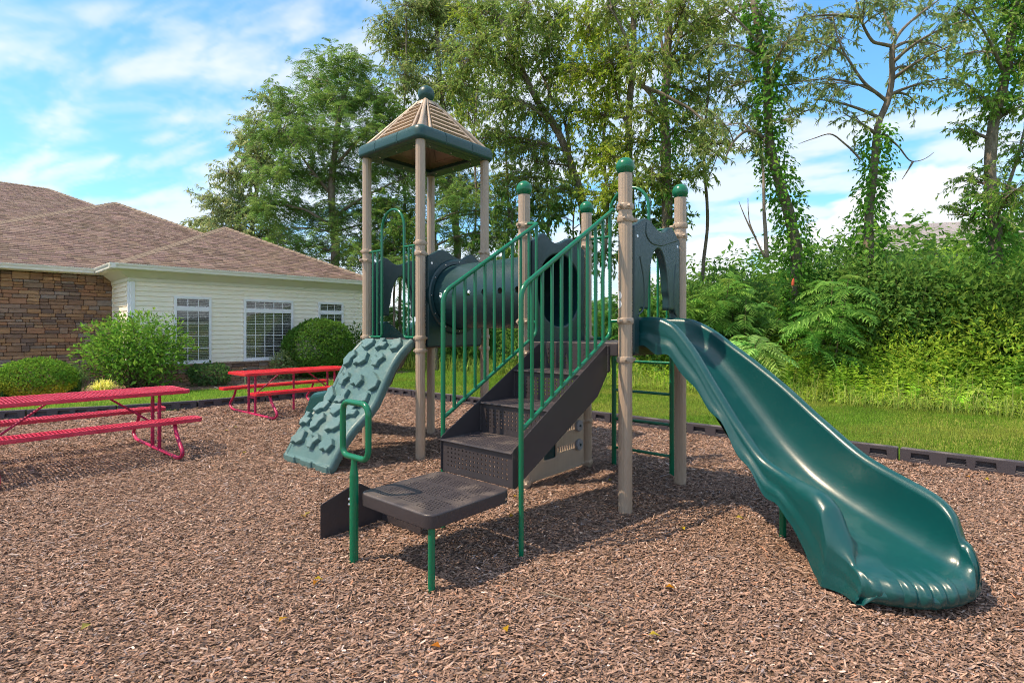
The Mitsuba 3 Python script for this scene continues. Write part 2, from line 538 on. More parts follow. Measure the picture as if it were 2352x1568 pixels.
TOP = 2.76
post(LP(0, 0), TOP, True, (2.49, 2.39, 1.565, 1.25), (-U, -V * 0.6 + U, -U, -V * 0.3 + U))
post(LP(SP, 0), TOP, True, (2.49, 2.39, 1.40, 1.25), (V, -U, V, -U))
post(LP(SP, SP), TOP, True, (2.49, 2.39, 1.40, 0.50, 0.05), (-V, -U, -V, -U, -U))
post(LP(0, SP), TOP, True, (2.47, 2.37, 1.567, 1.27, 0.05), (-U, U, -U, U, U))
for o, d in ((LQ(0, 0), V), (LQ(0, SP), -V), (LQ(SP, 0), -U), (LQ(SP, SP), -V)):
    post(o, 3.72, False, (2.49, 2.37, 1.394, 1.247), (d, U if d is V else -U, d, d))
# two worn white stickers on the nearest post
for zz in (1.70, 1.77):
    a = np.radians(np.linspace(168, 232, 9))
    v, f = [], []
    hh = 0.033 * np.sqrt(np.clip(1 - ((a - a.mean()) / (a[-1] - a[0]) * 2) ** 2, 0, 1)) + 0.001
    for s in (-1, 1):
        v.append(np.column_stack([0.0585 * np.cos(a), 0.0585 * np.sin(a), zz + s * hh]) + LP(0, 0))
    j = np.arange(8)
    put(f'{PS}__sticker', MB().add(np.vstack(v), np.stack([j, j + 1, j + 10, j + 9], 1)), 'sticker_white', True)

# decks
for q, fn in ((LP, 0), (LQ, 1)):
    m = MB()
    m.add(*obox(q(0.02, 0.065, DECK - 0.04), U * (SP - 0.04), V * (SP - 0.13), Z * 0.04, 0.008))
    m.add(*obox(q(0.0, 0.065, DECK - 0.105), U * 0.02, V * (SP - 0.13), Z * 0.108, 0.006))
    m.add(*obox(q(SP - 0.02, 0.065, DECK - 0.105), U * 0.02, V * (SP - 0.13), Z * 0.108, 0.006))
    m.add(*obox(q(0.065, 0.0, DECK - 0.105), U * (SP - 0.13), V * 0.02, Z * 0.102, 0.006))
    m.add(*obox(q(0.065, SP - 0.02, DECK - 0.105), U * (SP - 0.13), V * 0.02, Z * 0.102, 0.006))
    put(f'{PS}__deck', m, 'brown_vinyl', 30)


def perforated(w, h, holes, r=0.0075, t=0.008, bev=0.003):
    """A sheet w x h with round holes punched through: vertices in (x, y, z), faces."""
    a = np.arange(7)[:-1] * np.pi / 3
    hs = [np.column_stack([x + r * np.cos(a), y + r * np.sin(a)]) for x, y in holes]
    return plate(Polygon([(0, 0), (w, 0), (w, h), (0, h)], hs), t)


def put_plate(key, vf, o, x, y, z, bsdf, smooth=30):
    return put(key, MB().add(frame(vf[0], o, x, y, z), vf[1]), bsdf, smooth)


# staircase
ST = f'{PS}__staircase'
V0, V1 = 0.135, 0.845
WID = V1 - V0
RU = [-1.23, -0.82, -0.41, -0.005]
RZ = [0.45, 0.683, 0.915, 1.148, 1.375]
for i in range(4):
    hgt = RZ[i + 1] - RZ[i]
    cols, rows = (16, 5) if i < 3 else (10, 4)
    hs = [(0.06 + (WID - 0.135) * a / (cols - 1), 0.055 + (hgt - 0.11) * b / (rows - 1)) for a in range(cols) for b in range(rows)]
    o = LP(RU[i], V0 + 0.007, RZ[i] - 0.004)
    put_plate(f'{ST}__riser', perforated(WID - 0.014, hgt - 0.004, hs, 0.0078), o, V, Z, U, 'brown_vinyl')
for i in range(3):
    d = RU[i + 1] - RU[i]
    hs = [(0.05 + (d - 0.09) * a / 9, 0.05 + (WID - 0.12) * (b + 0.5 * (a % 2)) / 20.5) for a in range(10) for b in range(21)]
    o = LP(RU[i] - 0.012, V0 + 0.007, RZ[i + 1] - 0.010)
    m = MB()
    vf = perforated(d + 0.004, WID - 0.014, hs, 0.0068, 0.010)
    m.add(frame(vf[0], o, U, V, Z), vf[1])
    e = fillet([LP(RU[i] - 0.012, V0 + 0.008, RZ[i + 1] - 0.006), LP(RU[i] - 0.012, V1 - 0.008, RZ[i + 1] - 0.006)], 0.01)
    m.add(*tube(e, 0.0075, 8))
    put(f'{ST}__tread', m, 'brown_vinyl', 35)
for v in (V0, V1 - 0.007):
    sp = Polygon([(-1.245, 0.47), (-1.22, 0.44), (-0.20, 0.955), (-0.06, 1.12), (-0.05, 1.16), (-0.05, 1.365), (-0.075, 1.362), (-1.235, 0.705), (-1.245, 0.69)])
    put_plate(f'{ST}__stringer', plate(sp, 0.007, 0.0025, steps=1), LP(0, v, 0) + V * 0.007, U, Z, -V, 'brown_vinyl', 25)
    for i in range(1, 4):
        u = RU[i]
        fin = obox(LP(u - 0.012, v - (0.012 if v > 0.5 else -0.012), RZ[i] + 0.004), U * 0.012, V * 0.018, Z * (RZ[i + 1] - RZ[i] - 0.02), 0.003)
        put(f'{ST}__bracket', MB().add(*fin), 'brown_vinyl')

# transfer platform: a tray with rolled edges standing on legs
TP = f'{PS}__transfer_platform'
pw, pl = 0.71, 0.70
outer = Polygon([(0, 0), (pl, 0), (pl, pw), (0, pw)]).buffer(-0.07).buffer(0.07, quad_segs=6)
hs = []
for bx in range(3):
    for by in range(3):
        for a in range(7):
            for b in range(6):
                x = 0.075 + bx * 0.195 + a * 0.0245
                y = 0.075 + by * 0.195 + (b + 0.5 * (a % 2)) * 0.0262
                if (bx + by) % 2 == 0 or (a in (1, 2, 3, 4, 5)):
                    hs.append((x, y))
ang = np.arange(6) * np.pi / 3
top = Polygon(outer.buffer(-0.012).exterior.coords, [np.column_stack([x + 0.0068 * np.cos(ang), y + 0.0068 * np.sin(ang)]) for x, y in hs])
m = MB()
vf = plate(top, 0.010)
o = LP(-1.94, V0 + 0.01, 0.45)
m.add(frame(vf[0], o - Z * 0.010, U, V, Z), vf[1])
prof = [(0.012, 0.0), (0.006, -0.0015), (0.0015, -0.006), (0, -0.012), (0, -0.078), (0.002, -0.082), (0.012, -0.082), (0.012, -0.012)]
rg = rings_of(outer)[0]
e = np.roll(rg, -1, 0) - np.roll(rg, 1, 0)
nrm = np.stack([-e[:, 1], e[:, 0]], 1) / np.linalg.norm(e, axis=1, keepdims=True)
vs = np.vstack([np.column_stack([rg + nrm * i, np.full(len(rg), z)]) for i, z in prof])
n = len(rg)
j = np.arange(n)
fs = np.vstack([np.stack([k * n + (j + 1) % n, k * n + j, (k + 1) * n + j, (k + 1) * n + (j + 1) % n], 1) for k in range(len(prof) - 1)])
m.add(frame(vs, o, U, V, Z), fs)
put(TP, m, 'brown_vinyl', 35)
put(f'{TP}__leg', MB().add(*tube([LP(-1.895, 0.185, -0.1), LP(-1.895, 0.185, 0.43)], 0.0205, 14)), 'green_steel', 40)
for zz in (0.36, 0.39):
    put(f'{TP}__slot', MB().add(*obox(LP(-1.31, V0 + 0.0075, zz), U * 0.018, V * 0.004, Z * 0.012)), 'bolt_metal')
hp = LP(-1.965, 0.862, 0)
G = f'{PS}__hand_loop'
m = MB().add(*lathe([(0.028, -0.1), (0.028, 0.55), (0.026, 0.575), (0.019, 0.625), (0.0175, 0.68)], hp, Z, 18))
lo = np.array([fillet([hp + V * a + Z * b for a, b in ((0.02, 0.675), (-0.16, 0.675), (-0.16, 1.025), (0.13, 1.025), (0.13, 0.675), (0.0, 0.675))], 0.075, 6)])[0]
m.add(*tube(lo, 0.0195, 14))
put(G, m, 'green_steel', 50)
for zz in (0.375, 0.408):
    bolt(f'{G}__bolt', hp + np.array([-0.0265, -0.008, zz]), (-1, -0.4, 0), 0.010)
# plate of the lower wing step beside the platform
wp = Polygon([(-1.93, 0.0), (-1.40, 0.0), (-1.40, 0.20), (-1.60, 0.325), (-1.66, 0.335), (-1.93, 0.245)]).buffer(-0.012).buffer(0.012)
put_plate(f'{PS}__wing_plate', plate(wp, 0.008, 0.003, steps=1), LP(0, 1.335, 0.012) + V * 0.008, U, Z, -V, 'brown_vinyl')
hs = [(0.05 + 0.40 * a / 9, 0.05 + 0.12 * b / 3) for a in range(10) for b in range(4)]
put_plate(f'{PS}__wing_riser', perforated(0.47, 0.24, hs), LP(-1.42, 0.86, 0.02), V, Z, U, 'brown_vinyl')

# stair handrails
for vv in (0.10, 0.865):
    hk = f'{PS}__handrail'
    uA, uB = -1.20, -0.065
    zb = lambda u: 0.83 + (u - uA) * (1.455 - 0.83) / (uB - uA)
    zt = lambda u: 1.77 + (u - uA) * (2.455 - 1.77) / (uB - uA)
    m = MB()
    m.add(*tube(fillet([LP(uA, vv, -0.1), LP(uA, vv, zt(uA)), LP(uB + 0.005, vv, zt(uB))], 0.085, 7), 0.0175, 14))
    m.add(*tube([LP(uB + 0.0, vv, zt(uB)), LP(uB + 0.03, vv * 0.9 if vv < 0.5 else vv + 0.12, 2.475)], 0.0175, 12))
    k = put(hk, m, 'green_steel', 50)
    put(f'{k}__bottom_rail', MB().add(*tube(fillet([LP(uA, vv, zb(uA)), LP(uB - 0.005, vv, zb(uB)), LP(uB - 0.005, vv, zt(uB) - 0.01)], 0.06, 6), 0.0145, 12)), 'green_steel', 50)
    for i in range(9):
        u = uA + (uB - uA) * (i + 1) / 10.0
        put(f'{k}__baluster', MB().add(*tube([LP(u, vv, zb(u)), LP(u, vv, zt(u))], 0.0135, 10)), 'green_steel', 50)
    d = -1 if vv < 0.5 else 1
    put(f'{k}__stub', MB().add(*tube([LP(uB, vv, 1.56), LP(uB + 0.02, vv + d * 0.09, 1.567)], 0.0145, 10)), 'green_steel', 50)
    for zz in (0.50, 0.58):
        bolt(f'{k}__bolt', LP(uA + 0.03, V0 - 0.002 if vv < 0.5 else V1 + 0.002, zz), -V if vv < 0.5 else V, 0.010)


# moulded panels, in (x along the side, y up) from 1.285 m
def panel_poly(w, hole):
    x = np.linspace(0, w, 60)
    t = x / w
    topz = 1.045 + 0.10 * np.exp(-((t - 0.26) / 0.20) ** 2) + 0.095 * np.exp(-((t - 0.80) / 0.13) ** 2) + 0.02 * np.sin(t * 3.14)
    p = Polygon([(0, 0), *[(a, b) for a, b in zip([w, *x[::-1]], [0, *topz[::-1]])]]).buffer(0)
    p = p.buffer(-0.03).buffer(0.03, quad_segs=5)
    return p.difference(hole)


def ridge(pts, r, o, x, z):
    p = np.array([(a, b, 0) for a, b in pts])
    c = fillet(p, 0.12, 6)
    return tube(np.array([o + x * a[0] + Z * a[1] + z * (-r * 0.45) for a in c]), r, 8)


def arch_hole(w, wide=True):
    c = w / 2
    a = np.linspace(0, np.pi, 24)
    h = Polygon([(c + 0.205 * np.cos(t) * (1 - 0.10 * (np.sin(t) > 0)), 0.50 + 0.42 * np.sin(t)) for t in a] + [(c - 0.205, -0.1), (c + 0.205, -0.1)])
    if wide:
        h = h.union(sbox(c - 0.35, -0.1, c + 0.35, 0.385).buffer(-0.03).buffer(0.03))
    return h


def moulded_panel(key, o, x, out, hole, relief=True, label_text=None):
    w = SP - 0.165
    p = panel_poly(w, hole)
    o = o + x * 0.0825 + Z * 1.285
    vf = plate(p, 0.07, 0.018, 0.03, 3)
    zc = np.cross(x, Z)
    s = 1 if zc @ out > 0 else -1
    m = MB()
    v = frame(vf[0], o - out * 0.035 if s > 0 else o + out * 0.035, x, Z, zc)
    m.add(v, vf[1])
    k = put(key, m, 'teal_plastic', 50)
    for dd in (0.06, w - 0.06):
        put(f'{k}__bolt_hole', MB().add(*lathe([(0.0001, 0.001), (0.013, 0.0015), (0.017, -0.004)], o + x * dd + Z * 0.985 + out * 0.036, out, 12)), 'bolt_metal', 30)
    if relief:
        f0 = o + out * 0.035
        r = MB()
        r.add(*ridge([(0.22, 1.12), (0.20, 1.02), (0.30, 0.955), (0.50, 0.955), (0.66, 1.00), (0.86, 1.05)], 0.012, f0, x, out))
        r.add(*ridge([(0.10, 0.82), (0.18, 0.62), (0.18, 0.38), (0.07, 0.33)], 0.010, f0, x, out))
        r.add(*ridge([(w - 0.10, 0.82), (w - 0.14, 0.62), (w - 0.13, 0.38), (w - 0.07, 0.33)], 0.010, f0, x, out))
        put(f'{k}__relief', r, 'teal_plastic', 60)
    return k


W = SP - 0.165
moulded_panel(f'{PS}__slide_panel', LP(0, 0), U, -V, arch_hole(W))
moulded_panel(f'{PS}__slide_panel', LQ(SP, SP), -U, V, arch_hole(W))
rt = 0.385
ring = Point(W / 2, 1.89 - 1.285).buffer(rt - 0.02, quad_segs=16)
moulded_panel(f'{PS}__tunnel_panel', LQ(0, 0), U, -V, ring, False)
moulded_panel(f'{PS}__tunnel_panel', LP(SP, SP), -U, V, ring, False)
# tunnel
TA, TB = LQ(SP / 2, -0.03, 1.89), LP(SP / 2, SP + 0.03, 1.89)
ax = unit(TB - TA)
LT = np.linalg.norm(TB - TA)
sec = 96
a = np.arange(sec) * 2 * np.pi / sec
e1 = unit(np.cross(ax, Z))
e2 = np.cross(e1, ax)
tm = trimesh.creation.annulus(r_min=rt - 0.014, r_max=rt, height=LT, sections=sec)
side = -e1 if (-e1)[1] < 0 else e1
cut = []
for i in range(6):
    c = trimesh.creation.cylinder(radius=0.034, height=0.3, sections=20)
    M = trimesh.geometry.align_vectors([0, 0, 1], [1, 0, 0])
    c.apply_transform(M)
    c.apply_translation([rt if True else 0, 0, -LT / 2 + LT * (i + 0.7) / 6.4])
    cut.append(c)
tm = trimesh.boolean.difference([tm, *cut], engine='manifold')
tv = frame(tm.vertices, (TA + TB) / 2, side, np.cross(ax, side), ax)
put(f'{PS}__tunnel', MB().add(tv, tm.faces), 'teal_plastic', 30)
for o, d in ((TA, ax), (TB, -ax)):
    m = MB().add(*lathe([(rt - 0.02, 0.0), (rt + 0.012, 0.062), (rt + 0.05, 0.058), (rt + 0.065, 0.045), (rt + 0.075, 0.0)][::-1], o, d, 64))
    k = put(f'{PS}__tunnel__flange', m, 'teal_plastic', 30)
    x = unit(np.cross(d, Z))
    y = np.cross(d, x)
    for i in range(12):
        t = i * np.pi / 6
        bolt(f'{PS}__tunnel__bolt', o + (x * math.cos(t) + y * math.sin(t)) * (rt + 0.035) + d * 0.06, d, 0.008)


# hoops over the climbing wall and over the ladder, with their side bars
def hoop(q, u, vc, lo, hi_edge):
    r, zt = 0.222, 2.94
    a = np.linspace(0, np.pi, 17)
    for s in (1,):
        pts = [q(u, vc - r - 0.10, 1.40), q(u, vc - r, 1.40), q(u, vc - r, zt - r)]
        left = fillet(pts, 0.07, 6)
        arch = np.array([q(u, vc - r * math.cos(t), zt - r + r * 1.05 * math.sin(t)) for t in a])
        right = fillet([q(u, vc + r, zt - r), q(u, vc + r, 1.40), q(u, vc + r + 0.10, 1.40)], 0.07, 6)
        k = put(f'{PS}__hoop', MB().add(*tube(np.vstack([left[:-1], arch, right[1:]]), 0.0165, 12)), 'green_steel', 50)
    for s, e in ((-1, lo), (1, hi_edge)):
        put(f'{k}__side_rail', MB().add(*tube([q(u, vc + s * r, 2.475), q(u, e, 2.475)], 0.0145, 10)), 'green_steel', 50)
        put(f'{k}__side_rail', MB().add(*tube([q(u, vc + s * (r + 0.09), 1.40), q(u, e, 1.40)], 0.0145, 10)), 'green_steel', 50)
        w = abs(e - vc) - r
        for t in ((0.36, 0.72) if w > 0.15 else (0.5,)):
            vv = vc + s * (r + w * t)
            put(f'{k}__bar', MB().add(*tube([q(u, vv, 1.40), q(u, vv, 2.475)], 0.0125, 10)), 'green_steel', 50)


hoop(LQ, 0.0, 0.522, 0.06, SP - 0.06)
hoop(LP, SP, 0.549, 0.06, SP - 0.06)
# ladder on the far side of the near tower
LK = f'{PS}__ladder'
m = MB()
for v in (0.19, 0.86):
    m.add(*tube(fillet([LP(1.30, v, -0.1), LP(1.30, v, 1.30), LP(SP + 0.0, v, 1.36)], 0.14, 6), 0.025, 14))
put(LK, m, 'green_steel', 50)
for z in (0.20, 0.52, 0.83, 1.15):
    put(f'{LK}__rung', MB().add(*tube([LP(1.30, 0.19, z), LP(1.30, 0.86, z)], 0.0155, 12)), 'green_steel', 50)

# gear play panel low under the tunnel side
GP = f'{PS}__gear_panel'
pp = Polygon([(0.06, 0.03), (1.0, 0.03), (1.0, 0.74), (0.90, 0.80), (0.16, 0.80), (0.06, 0.72)]).buffer(-0.03).buffer(0.03)
pp = pp.difference(sbox(0.30, 0.20, 0.50, 0.56).buffer(-0.02).buffer(0.02))
for zz in (0.24, 0.44):
    for i in range(8):
        x = 0.52 + i * 0.040
        pp = pp.difference(sbox(x, zz, x + 0.027, zz + 0.058))
put_plate(GP, plate(pp, 0.02, 0.004, steps=1), LP(0, SP + 0.0, 0) + V * 0.01, U, Z, -V, 'tan_plastic', 30)
put(f'{GP}__inset', MB().add(*obox(LP(0.28, SP + 0.012, 0.18), U * 0.24, V * 0.008, Z * 0.40)), 'teal_plastic')
for zz in (0.27, 0.47):
    oc = Point(0, 0).buffer(0.062, quad_segs=2).buffer(-0.006).buffer(0.006)
    put_plate(f'{GP}__gear', plate(oc, 0.03, 0.005, steps=1), LP(0.885, SP - 0.012, zz), U, Z, -V, 'gear_grey', 30)
    put(f'{GP}__gear_hub', MB().add(*lathe([(0.0001, 0.012), (0.012, 0.010), (0.014, 0.0)][::-1], LP(0.885, SP - 0.042, zz), -V, 10)), 'teal_plastic', 40)

# ------------------------------------------------------------------ slides
from scipy.interpolate import PchipInterpolator as PCH

S_ZB = PCH([-0.03, 0, 0.07, 0.15, 0.23, 0.35, 0.47, 0.58, 0.72, 0.80, 0.90, 0.97, 1.02, 1.06], [1.38, 1.38, 1.365, 1.30, 1.13, 0.83, 0.565, 0.405, 0.295, 0.255, 0.22, 0.20, 0.17, 0.10])
S_ZI = PCH([-0.03, 0, 0.07, 0.15, 0.23, 0.35, 0.47, 0.58, 0.72, 0.80, 0.85, 0.89, 0.94, 1.0, 1.06], [1.60, 1.60, 1.60, 1.55, 1.40, 1.08, 0.79, 0.605, 0.54, 0.525, 0.475, 0.385, 0.275, 0.195, 0.11])
S_ZO = PCH([-0.03, 0, 0.08, 0.14, 0.27, 0.43, 0.57, 0.71, 0.83, 0.92, 0.97, 1.0, 1.06], [1.60, 1.60, 1.59, 1.54, 1.34, 1.08, 0.84, 0.65, 0.57, 0.52, 0.455, 0.34, 0.13])
S_SK = PCH([-0.03, 0.04, 0.13, 0.22, 0.27, 0.34, 0.42, 0.46, 0.56, 0.64, 0.73, 0.79, 0.83, 0.89, 1.06], [1.34, 1.34, 1.29, 1.17, 1.05, 0.93, 0.76, 0.67, 0.46, 0.36, 0.27, 0.17, 0.08, 0.03, 0.03])


def slide(key, S0, a0, a1, L, sh=0.0):
    n = 170
    s = np.linspace(-0.03, 1.0, n)
    ang = np.radians(a0 + (a1 - a0) * np.clip(s, 0, 1))
    d = np.stack([np.cos(ang), np.sin(ang), 0 * s], -1)
    c = np.cumsum(d, 0) * L * (s[1] - s[0])
    c = c - c[np.argmin(abs(s))] + S0
    nl = np.stack([-d[:, 1], d[:, 0], 0 * s], -1)
    sq = s + sh * np.clip(s / 0.12, 0, 1) * np.clip((1 - s) / 0.3, 0, 1)
    zb, zi, zo = S_ZB(sq), S_ZI(sq), S_ZO(sq)
    sk = np.minimum(S_SK(sq) + 0.024 * np.sin(s * 50) * np.clip((0.72 - s) / 0.1, 0, 1), zi - 0.07)
    sko = np.maximum(np.minimum(zb - 0.02, zo - 0.1), 0.03)
    w = 0.28 + 0.025 * np.clip((s - 0.7) / 0.2, 0, 1) - 0.06 * np.clip((s - 1.0) / 0.06, 0, 1) ** 2
    rings = []
    for k in range(n):
        W_ = w[k]
        rr = 0.042
        gq = min(max((s[k] - 0.62) / 0.16, 0), 1)
        rn = 0.042 + 0.030 * gq * gq * (3 - 2 * gq)
        rn = min(rn, max((zi[k] - zb[k]) / 1.5, 0.016))
        rr = min(rr, max((zo[k] - zb[k]) / 1.5, 0.016))
        P = []
        hi, ho = max(zi[k] - rn, zb[k] + 0.002), max(zo[k] - rr, zb[k] + 0.002)
        # near outer face, with moulded wavy steps
        zs = np.linspace(min(sk[k], hi - 0.02), hi, 9)
        for q, z in enumerate(zs):
            t = q / 8
            wav = 0.005 * np.sin(6.2 * t * 2 + 9 * s[k]) * np.sin(np.pi * t)
            P.append((-W_ - rn + 0.004 * 0 - 0.022 * (1 - t) + wav * 0.9 - (0.012 if t < 0.5 else 0.0) * np.clip((0.75 - s[k]) * 8, 0, 1), z))
        for t in np.radians(np.linspace(165, 15, 9)):
            P.append((-W_ + rn * math.cos(t), hi + rn * math.sin(t)))
        x0, x1 = -W_ + rn, W_ - rr
        bw = 0.13
        for t in np.linspace(0, 1, 10)[0:]:
            P.append((x0 + bw * (t ** 2.2), zb[k] + (hi - zb[k]) * (1 - t) ** 1.9))
        nb = 72
        for t in np.linspace(0, 1, nb + 2)[1:-1]:
            x = x0 + bw + (x1 - x0 - 2 * bw) * t
            g = 0.0022 * (np.cos(2 * np.pi * t * 13) > 0.55) * np.exp(-((t - 0.22) / 0.26) ** 2) * np.clip((s[k] - 0.35) / 0.15, 0, 1) * np.clip((0.93 - s[k]) / 0.06, 0, 1)
            lob = 0.010 * (1 - abs(math.cos(np.pi * 8.5 * ((x0 + bw + (x1 - x0 - 2 * bw) * t) / 0.62 + 0.5))) ** 4) * np.clip((s[k] - 0.94) / 0.06, 0, 1) ** 2
            P.append((x, zb[k] - 0.012 * math.sin(np.pi * t) + g + lob))
        for t in np.linspace(1, 0, 10):
            P.append((x1 - bw * (t ** 2.2), zb[k] + (ho - zb[k]) * (1 - t) ** 1.9))
        for t in np.radians(np.linspace(165, 15, 9)):
            P.append((W_ + rr * math.cos(t), ho + rr * math.sin(t)))
        for z in np.linspace(ho, min(sko[k], ho - 0.02), 7):
            P.append((W_ + rr + 0.01, z))
        P.append((W_ + rr - 0.015, min(sko[k], ho - 0.02) + 0.002))
        zu = max(zb[k] - 0.035, 0.025)
        P.append((W_ - 0.03, zu))
        P.append((0.0, zu - 0.004))
        P.append((-W_ + 0.03, zu))
        P.append((-W_ - rn + 0.006, min(sk[k], hi - 0.02) + 0.002))
        rings.append(np.array(P))
    R = np.array(rings)
    m = R.shape[1]
    v = (c[:, None, :2] + R[:, :, :1] * nl[:, None, :2])
    back = 0.16 * (R[:, :, :1] / 0.33) ** 2 * np.clip((s - 0.85) / 0.2, 0, 1)[:, None, None]
    v = v - back * d[:, None, :2]
    v = np.concatenate([v, R[:, :, 1:]], -1)
    # the exit rolls over forwards and under, scalloped along its edge
    last = v[-1]
    xl = R[-1, :, 0]
    sc = 1 - np.abs(np.cos(np.pi * 8.5 * (xl / 0.62 + 0.5))) ** 4
    sc = sc * (np.abs(xl) < 0.30)
    roll = []
    for th in np.linspace(0, np.pi, 15)[1:]:
        q = last.copy()
        q[:, :2] += d[-1, :2] * ((0.085 + 0.020 * sc) * math.sin(th))[:, None]
        q[:, 2] = 0.03 + (last[:, 2] - 0.03) * (1 + math.cos(th)) / 2 + 0.010 * sc * math.sin(th)
        roll.append(q)
    v = np.concatenate([v, np.array(roll)], 0)
    n = len(v)
    v = v.reshape(-1, 3)
    i, j = np.meshgrid(np.arange(n - 1), np.arange(m), indexing='ij')
    f = np.stack([i * m + j, (i + 1) * m + j, (i + 1) * m + (j + 1) % m, i * m + (j + 1) % m], -1).reshape(-1, 4)
    mb = MB().add(v, f)
    for e in (0, n - 1):
        pts = v[e * m:(e + 1) * m]
        mid = pts.mean(0)
        jj = np.arange(m)
        mb.add(np.vstack([pts, mid]), np.stack([jj, (jj + 1) % m, np.full(m, m)], 1))
    k = put(key, mb, 'slide_plastic', 55)
    i = int(170 * 0.53)
    put(f'{k}__leg', MB().add(*tube([c[i] * [1, 1, 0] - Z * 0.1, np.array([c[i][0], c[i][1], zb[i] - 0.02])], 0.024, 14)), 'green_steel', 50)
    return k


k1 = slide(f'{PS}__slide', LP(SP / 2, 0.0), -41, -88.5, 2.21)
k2 = slide(f'{PS}__slide', LQ(SP / 2, SP), 139, 139, 1.98, 0.10)
label(k1, 'large glossy teal slide curving towards the front right')
label(k2, 'teal slide behind the climbing wall, only its end showing')

# ------------------------------------------------------------------ climbing wall
CW = f'{PS}__climbing_wall'
nt, nw = 60, 14
t = np.linspace(0, 1, nt)
ut = -0.03 - 1.03 * t - 0.035 * np.sin(t * 2 * np.pi * 1.15) * np.sin(np.pi * t)
zt_ = 1.372 - 1.30 * t + 0.045 * np.sin(t * 2 * np.pi * 1.6) * (t < 0.999)
va, vb = 0.115, SP + 0.02
sh = 0.06 * t
rows = []
tn = np.stack([np.gradient(ut), np.gradient(zt_)], 1)
tn /= np.linalg.norm(tn, axis=1, keepdims=True)
nn = np.stack([tn[:, 1], -tn[:, 0]], 1)           # (u, z) normal pointing up and out
nn *= np.sign(nn[:, 1:2])
prof = [(va, -0.085), (va - 0.012, -0.04), (va - 0.008, -0.012), (va + 0.012, 0.010), (va + 0.035, 0.012), (va + 0.05, 0.004), (va + 0.056, -0.006), (va + 0.062, 0.0)]
prof = prof + [(va + 0.062 + (vb - va - 0.124) * x, 0.0) for x in np.linspace(0, 1, 10)[1:-1]] + [(vb + va - a, b) for a, b in prof[::-1]]
prof += [(vb - 0.03, -0.06), (va + 0.03, -0.06)]
vs = []
for i in range(nt):
    for a, b in prof:
        vs.append(LQ(ut[i] + nn[i, 0] * b, a + sh[i], zt_[i] + nn[i, 1] * b))
m_ = len(prof)
i, j = np.meshgrid(np.arange(nt - 1), np.arange(m_), indexing='ij')
f = np.stack([i * m_ + j, i * m_ + (j + 1) % m_, (i + 1) * m_ + (j + 1) % m_, (i + 1) * m_ + j], -1).reshape(-1, 4)
mb = MB().add(np.array(vs), f)
for e in (0, nt - 1):
    pts = np.array(vs[e * m_:(e + 1) * m_])
    jj = np.arange(m_)
    mb.add(np.vstack([pts, pts.mean(0)]), np.stack([jj, (jj + 1) % m_, np.full(m_, m_)], 1))
put(CW, mb, 'wall_plastic', 45)
label(CW, 'wavy pale teal climbing wall with raised handholds')
# foot of the wall
fm = MB()
for a0_ in (0.17, 0.50, 0.86):
    fm.add(*obox(LQ(-1.075, a0_ + 0.02, -0.02), V * 0.235, U * 0.04, Z * 0.10, 0.01))
put(f'{CW}__foot', fm, 'wall_plastic', 30)

gshapes = [
    Polygon([(-0.085, -0.02), (-0.045, 0.055), (0.04, 0.06), (0.09, 0.02), (0.06, -0.05), (0.01, -0.035), (-0.03, -0.06)]),
    Polygon([(-0.09, 0.03), (-0.03, 0.06), (0.0, 0.02), (0.06, 0.05), (0.09, 0.0), (0.03, -0.03), (0.02, -0.07), (-0.04, -0.05), (-0.05, -0.01)]),
    Polygon([(-0.08, 0.05), (0.05, 0.06), (0.085, 0.01), (0.05, -0.065), (-0.02, -0.055), (-0.05, -0.015), (-0.09, -0.005)]),
]
gi = 0
for r_, (tt, vlist) in enumerate([(0.10, (0.27, 0.55, 0.84)), (0.235, (0.40, 0.72, 0.97)), (0.365, (0.27, 0.60, 0.88)), (0.50, (0.33, 0.72, 1.00)), (0.635, (0.35, 0.66, 0.97)), (0.77, (0.42, 0.78, 1.03)), (0.885, (0.33, 0.62, 0.92))]):
    for vv in vlist:
        ii = int(tt * (nt - 1))
        g = gshapes[(gi * 7 + r_) % 3]
        from shapely import affinity
        g = affinity.scale(affinity.rotate(g, (gi * 67) % 360 * 0.35 - 50), 1.32, 1.32).buffer(0.006).buffer(-0.006)
        dwn = unit(U * tn[ii, 0] + Z * tn[ii, 1])
        nrm_ = unit(U * nn[ii, 0] + Z * nn[ii, 1])
        o_ = LQ(ut[ii], vv + sh[ii], zt_[ii])
        vf = plate(g, 0.066, 0.007, 0.03, 1)
        xax = -V
        yax = -dwn
        zax = nrm_
        if np.linalg.det(np.stack([xax, yax, zax])) < 0:
            xax = V
        put(f'{CW}__handhold', MB().add(frame(vf[0], o_ - nrm_ * 0.012, xax, yax, zax), vf[1]), 'grip_plastic', 40)
        bo = o_ + V * 0.115 - dwn * 0.03
        put(f'{CW}__bolt_hole', MB().add(*lathe([(0.0001, 0.002), (0.010, 0.0022), (0.011, -0.003)][::-1], bo, nrm_, 10)), 'gear_dark' if False else 'hole_dark', False)
        gi += 1
mat('hole_dark', (0.012, 0.02, 0.02), 0.6)

